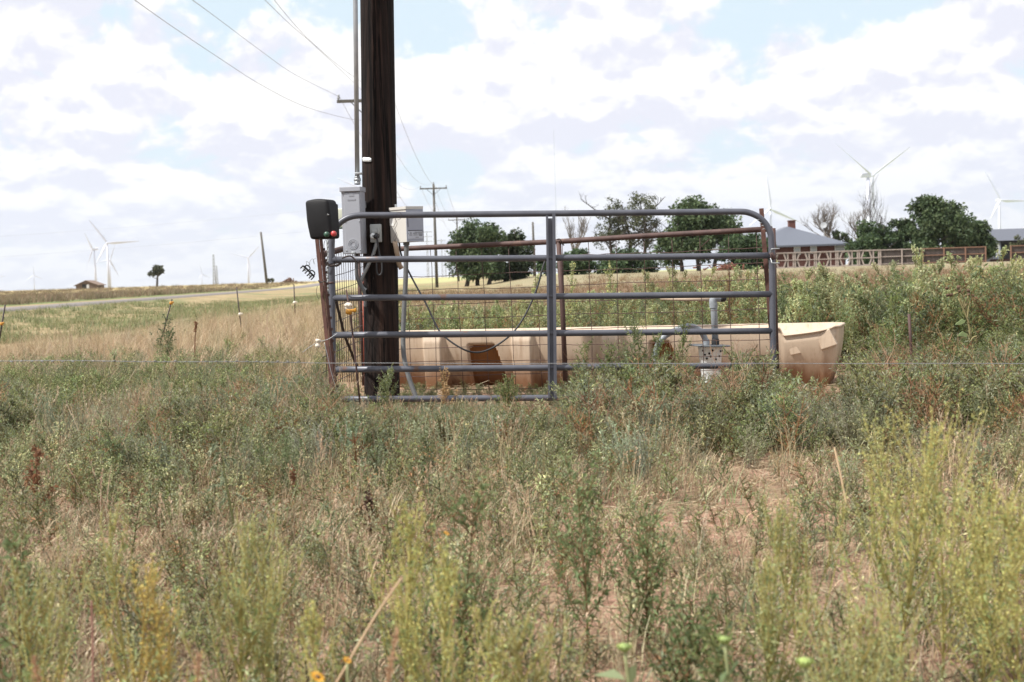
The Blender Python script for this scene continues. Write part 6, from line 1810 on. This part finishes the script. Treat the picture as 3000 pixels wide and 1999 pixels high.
def tree(name, label, px, top_py, hw, d, bot=None, n_leaf=2600, leaf=.3, cols=TREEC, crown=None, trunks=1, group='trees around the houses', seed=0, limbs=8, tr=.2, gaps=.0, clump=.55, barkm=None, nclump=34, bare=0):
    g = np.random.default_rng(seed + int(px)); b = P(px, top_py, d); x, y = b.x, b.y; z0 = gzf(x, y); h = b.z - z0; W_ = M(hw, d)
    t_ = thing(name, (x, y, z0), label, 'tree', group)
    cz0 = .12 * h if bot is None else P(px, bot, d).z - z0
    mb = MB(); tops = []
    for k in range(trunks):
        ox = (k - (trunks - 1) / 2) * W_ * .35; p0 = Vector((x + ox, y + g.normal() * .3, z0 - .2)); p1 = Vector((x + ox * 1.3 + g.normal() * .25, y, z0 + cz0 + .25 * (h - cz0))); p2_ = Vector((x + ox * 1.2 + g.normal() * .3, y + g.normal() * .2, z0 + h * .86))
        pa = smooth_path([p0, p0.lerp(p1, .6) + Vector((g.normal() * .1, 0, 0)), p1, p2_], 4); mb.tube(pa, [tr * (1 - .85 * i / (len(pa) - 1)) + .02 for i in range(len(pa))], 8); tops.append(pa)
    for k in range(limbs):
        pa = tops[k % trunks]; s_ = pa[int(len(pa) * g.uniform(.3, .8))]; a_ = g.uniform(0, 2 * PI); ln = W_ * g.uniform(.5, .95)
        e_ = s_ + Vector((math.cos(a_) * ln, math.sin(a_) * ln * .8, (h * .35) * g.uniform(.2, .9))); e_.z = min(e_.z, z0 + h * .95)
        lp = smooth_path([s_, s_.lerp(e_, .5) + Vector((0, 0, -.1 * ln * .3)), e_], 4); mb.tube(lp, [tr * .42 * (1 - .85 * i / (len(lp) - 1)) + .012 for i in range(len(lp))], 6)
        for q in range(bare):
            s2 = lp[int(len(lp) * g.uniform(.3, .95))]; d2 = Vector((g.normal(), g.normal(), g.uniform(.2, 1.4))).normalized() * ln * g.uniform(.25, .6); lp2 = [s2, s2 + d2 * .5 + Vector((g.normal(), g.normal(), g.normal())) * .06 * ln, s2 + d2]; mb.tube(lp2, [tr * .14 + .008, tr * .1 + .006, .008], 5)
            for q2 in range(3):
                s3 = s2 + d2 * g.uniform(.3, 1); d3 = Vector((g.normal(), g.normal(), g.uniform(0, 1.2))).normalized() * ln * g.uniform(.12, .3); mb.tube([s3, s3 + d3], [.012, .006], 4)
    mb.build('trunk', barkm or bark, t_)
    n_leaf = int(n_leaf * 1.5)
    # crown: many leaf sprays gathered in clumps through the crown's volume
    crown = crown or [(0, .5, 1.0, .5)]
    CE, CR_ = [], []
    vol = np.array([c[2] ** 2 * c[3] for c in crown]); vol = vol / vol.sum()
    for k in range(nclump):
        cx, cy, rx_, rz_ = crown[g.choice(len(crown), p=vol)]
        v_ = nrm(g.normal(size=3)) * g.uniform(.15, 1) ** .42
        c = np.array([cx * W_ + v_[0] * rx_ * W_ * .86, v_[1] * rx_ * W_ * .7, cz0 + (h - cz0) * ((cy + v_[2] * rz_ * .9) * 1.12 - .12)]); CE.append(c); CR_.append(W_ * clump * g.uniform(.26, .6))
    CE, CR_ = np.array(CE), np.array(CR_)
    wgt = CR_ ** 2; wgt /= wgt.sum(); k = g.choice(len(CE), n_leaf, p=wgt)
    off = nrm(g.normal(size=(n_leaf, 3))) * (g.uniform(0, 1, n_leaf) ** .5)[:, None] * CR_[k][:, None] * np.array([1, 1, .8])
    pos = CE[k] + off; pos[:, 2] = np.maximum(pos[:, 2], cz0 + g.uniform(-.15, .5, n_leaf))
    dr_ = nrm(off + g.normal(size=(n_leaf, 3)) * CR_[k][:, None] * .7); Ln = leaf * .78 * g.uniform(.5, 1.4, n_leaf)
    Q = leaf_quads(pos, dr_, Ln, Ln * .6, g); ct = g.uniform(.8, 1.25, len(CE))
    C = np.array(cols)[g.integers(0, len(cols), n_leaf)] * ct[k][:, None] * g.uniform(.8, 1.2, (n_leaf, 1))
    mesh_np('crown', Q.reshape(-1, 3), np.arange(n_leaf * 4).reshape(-1, 4), CROWNM, np.repeat(C, 4, 0), parent=t_)
    return t_


def bare_tree(label, px, top_py, hw, d, seed=1, col=None, group='trees around the houses', levels=5, r0=.16, name='bare_tree', base_py=None, stiff=.8, first=.3, nb=4):
    g = random.Random(seed); b = P(px, top_py, d); z0 = gzf(b.x, b.y); h = b.z - z0; W_ = M(hw, d)
    t_ = thing(name, (b.x, b.y, z0), label, 'tree', group); tr, br = MB(), MB()

    def grow(mb_, p, dv, ln, r, lv):
        q = p; pts = [p]; d_ = dv.copy()
        for i in range(3):
            d_ = (d_ + Vector((g.gauss(0, .14), g.gauss(0, .14), g.gauss(.03, .08)))).normalized(); q = q + d_ * ln / 3; pts.append(q)
        mb_.tube(pts, [r, r * .85, r * .7, r * .5], 5 if lv < 3 else 4, cap=False)
        if lv >= levels: return
        for k in range(nb if lv < 2 else 3):
            t = g.uniform(.45, 1); s_ = pts[0].lerp(pts[-1], t) if t < .98 else pts[-1]
            side = Vector((g.gauss(0, 1) * W_ / h * 1.9, g.gauss(0, .8), g.uniform(.1, .9))).normalized()
            grow(br, s_, (d_ * stiff + side).normalized(), ln * g.uniform(.55, .78), r * .52, lv + 1)
    grow(tr, Vector((b.x, b.y, z0 - .2)), Vector((0, 0, 1)), h * first, r0, 0)
    k_ = (b.z - z0) / max(v_[2] - z0 for v_ in br.v); kx = W_ / sorted(abs(v_[0] - b.x) for v_ in br.v)[int(len(br.v) * .9)]
    for m_ in (tr, br): m_.v = [(b.x + (v_[0] - b.x) * (kx if m_ is br else min(1, kx)), b.y + (v_[1] - b.y), z0 + (v_[2] - z0) * k_) for v_ in m_.v]
    tr.build('trunk', col or bark_pale, t_); br.build('branches_spray' if False else 'branch', col or bark_pale, t_)
    return t_


tree('leafy_tree', 'broad dark tree nearest the utility poles, several low trunks', 1392, 640, 92, 132, 812, 9000, .36, TREEC, [(0, .5, .95, .5), (-.35, .35, .6, .36), (.2, .72, .6, .3), (0, .15, .9, .2)], 3, seed=1, clump=.6, nclump=60)
tree('leafy_tree', 'dark round tree joined to the broad dark tree, thin at its top', 1490, 650, 80, 136, 812, 6500, .36, [(.045, .065, .03), (.06, .08, .036), (.035, .052, .025)], [(0, .45, .95, .45), (.15, .8, .45, .25), (0, .15, .9, .2)], 2, seed=2, clump=.55, nclump=50)
tree('cedar_bush', 'small dark rounded bush past the bare grey pole', 1592, 742, 30, 140, None, 1500, .36, CEDARC, [(0, .5, 1, .5)], 2, seed=3, nclump=24, tr=.08, limbs=4)
bare_tree('pale leafless tree rising above low dark cedars behind the back rail', 1672, 600, 40, 150, 4)
tree('cedar_bush', 'low wide dark cedar under the pale leafless tree', 1690, 735, 62, 143, 812, 4200, .36, CEDARC, [(0, .5, 1, .5)], 2, seed=5, nclump=40, tr=.1)
tree('thin_tree', 'tall thinly leaved tree with sky showing through its limbs', 1838, 566, 108, 152, 730, 5200, .28, THINC, [(-.35, .7, .55, .32), (.4, .68, .6, .34), (-.5, .3, .5, .3), (.1, .4, .7, .35), (.6, .35, .35, .3)], 3, seed=6, clump=.34, nclump=85, limbs=22, bare=4, tr=.22)
tree('cedar_bush', 'wide dark cedar mound beneath the thinly leaved tree', 1836, 735, 98, 142, 815, 6000, .36, CEDARC, [(0, .5, 1, .5), (-.3, .4, .6, .4)], 2, seed=7, nclump=56, tr=.1)
tree('leafy_tree', 'large dark spreading tree with bare lower trunks behind the gate top', 2040, 588, 132, 134, 772, 11000, .4, TREEC, [(0, .5, .9, .42), (.5, .45, .55, .34), (-.55, .28, .5, .26), (.15, .78, .75, .22), (-.2, .72, .5, .24)], 3, seed=8, clump=.5, nclump=72)
tree('cedar_bush', 'dense dark cedar between the large spreading tree and the brick house', 2185, 680, 98, 127, 802, 8000, .38, CEDARC, [(0, .5, .95, .5), (.3, .4, .6, .38), (-.4, .35, .5, .34), (0, .1, .9, .2)], 2, seed=9, clump=.55, nclump=60)
bare_tree('wide leafless tree standing behind the satellite dish', 2452, 575, 62, 158, 10, nb=5)
tree('leafy_tree', 'low scrubby olive tree beside the satellite dish', 2462, 666, 50, 160, 760, 2200, .36, THINC + TREEC, [(0, .5, .95, .5)], 2, seed=21, nclump=34, clump=.45, tr=.1)
bare_tree('smaller leafless tree touching the pine with the dead top', 2532, 592, 42, 156, 11)
tree('pine_tree', 'dark shaggy pine beneath a dead bare treetop', 2568, 612, 104, 139, 785, 8500, .38, CEDARC + TREEC[:1], [(0, .5, .8, .5), (-.5, .3, .55, .28), (.45, .35, .55, .34), (0, .1, 1, .2)], 1, seed=12, clump=.5, nclump=62)
bare_tree('dead grey treetop with short bare branches rising from the pine', 2580, 512, 26, 139.5, 13, bark, r0=.17, levels=3, stiff=.35, first=.72, nb=6)
tree('leafy_tree', 'dark tree between the shaggy pine and the biggest tree', 2655, 615, 62, 141, 785, 6000, .38, TREEC, [(0, .5, .95, .5), (-.2, .75, .5, .26)], 1, seed=14, nclump=46)
tree('leafy_tree', 'biggest dark round tree behind the orange fence posts', 2745, 563, 106, 138, 778, 11000, .42, TREEC, [(0, .48, .92, .48), (-.3, .72, .5, .28), (.3, .6, .6, .34)], 2, seed=15, clump=.55, nclump=84)
tree('leafy_tree', 'smaller dark tree next to the low dark house', 2860, 640, 66, 140, 775, 6500, .38, TREEC, [(0, .45, .95, .45), (.2, .7, .55, .28)], 1, seed=16, nclump=50)
tree('shrub', 'thin greenish shrub in front of the low dark house roof', 2990, 690, 36, 134, 750, 800, .26, THINC, [(0, .5, 1, .5)], 2, seed=17, nclump=22, tr=.06, limbs=8, bare=3)
tree('field_tree', 'small lone tree with a side tuft in the field past the road', 458, 780, 26, 345, 805, 900, .75, [(.07, .08, .05), (.09, .095, .06)], [(.2, .74, .62, .26), (-.5, .12, .5, .14), (.3, .45, .35, .2), (0, .4, .4, .2)], 1, seed=18, clump=.3, nclump=42, tr=.3, group=None)
tree('field_bush', 'tiny bush on the horizon by the brush pile', 785, 813, 6, 340, None, 200, .4, THINC, [(0, .5, 1, .5)], 1, seed=19, nclump=8, tr=.05, limbs=3, group='tiny horizon bushes')
tree('field_bush', 'tiny bush nearest the heap of cut brush', 799, 812, 5, 340, None, 200, .4, THINC, [(0, .5, 1, .5)], 1, seed=20, nclump=8, tr=.05, limbs=3, group='tiny horizon bushes')
# reddish heap under the cedar
mb = MB(); rr = random.Random(9); q = P(2135, 792, 124)
for i in range(50):
    c = Vector((q.x + rr.gauss(0, 1.1), q.y + rr.gauss(0, .5), gzf(q.x, q.y) + rr.uniform(0, .5))); dv = Vector((rr.gauss(0, 1), rr.gauss(0, 1), rr.gauss(0, .4))).normalized() * rr.uniform(.15, .35); mb.tube([c - dv, c + dv], rr.uniform(.04, .09), 5)
tag(mb.build('brush_pile', mat('red_earth', (.2, .08, .05), (.15, .06, .04), 3, .9)), 'low reddish heap under the dense dark cedar', 'brush pile')

# ------------------------------------------------------------------ the air between here and the horizon
hz = bpy.data.materials.new('thin_air'); hz.use_nodes = True
ht = hz.node_tree; ht.nodes.clear()
pv = ht.nodes.new('ShaderNodeVolumePrincipled'); pv.inputs['Color'].default_value = (.93, .96, 1, 1); pv.inputs['Density'].default_value = 6.0e-5; pv.inputs['Anisotropy'].default_value = .2
ho = ht.nodes.new('ShaderNodeOutputMaterial'); ht.links.new(pv.outputs[0], ho.inputs['Volume'])
mb = MB(); mb.box((0, 4600, 97), (12400, 9400, 198.5)); tag(mb.build('haze', hz), kind='stuff')
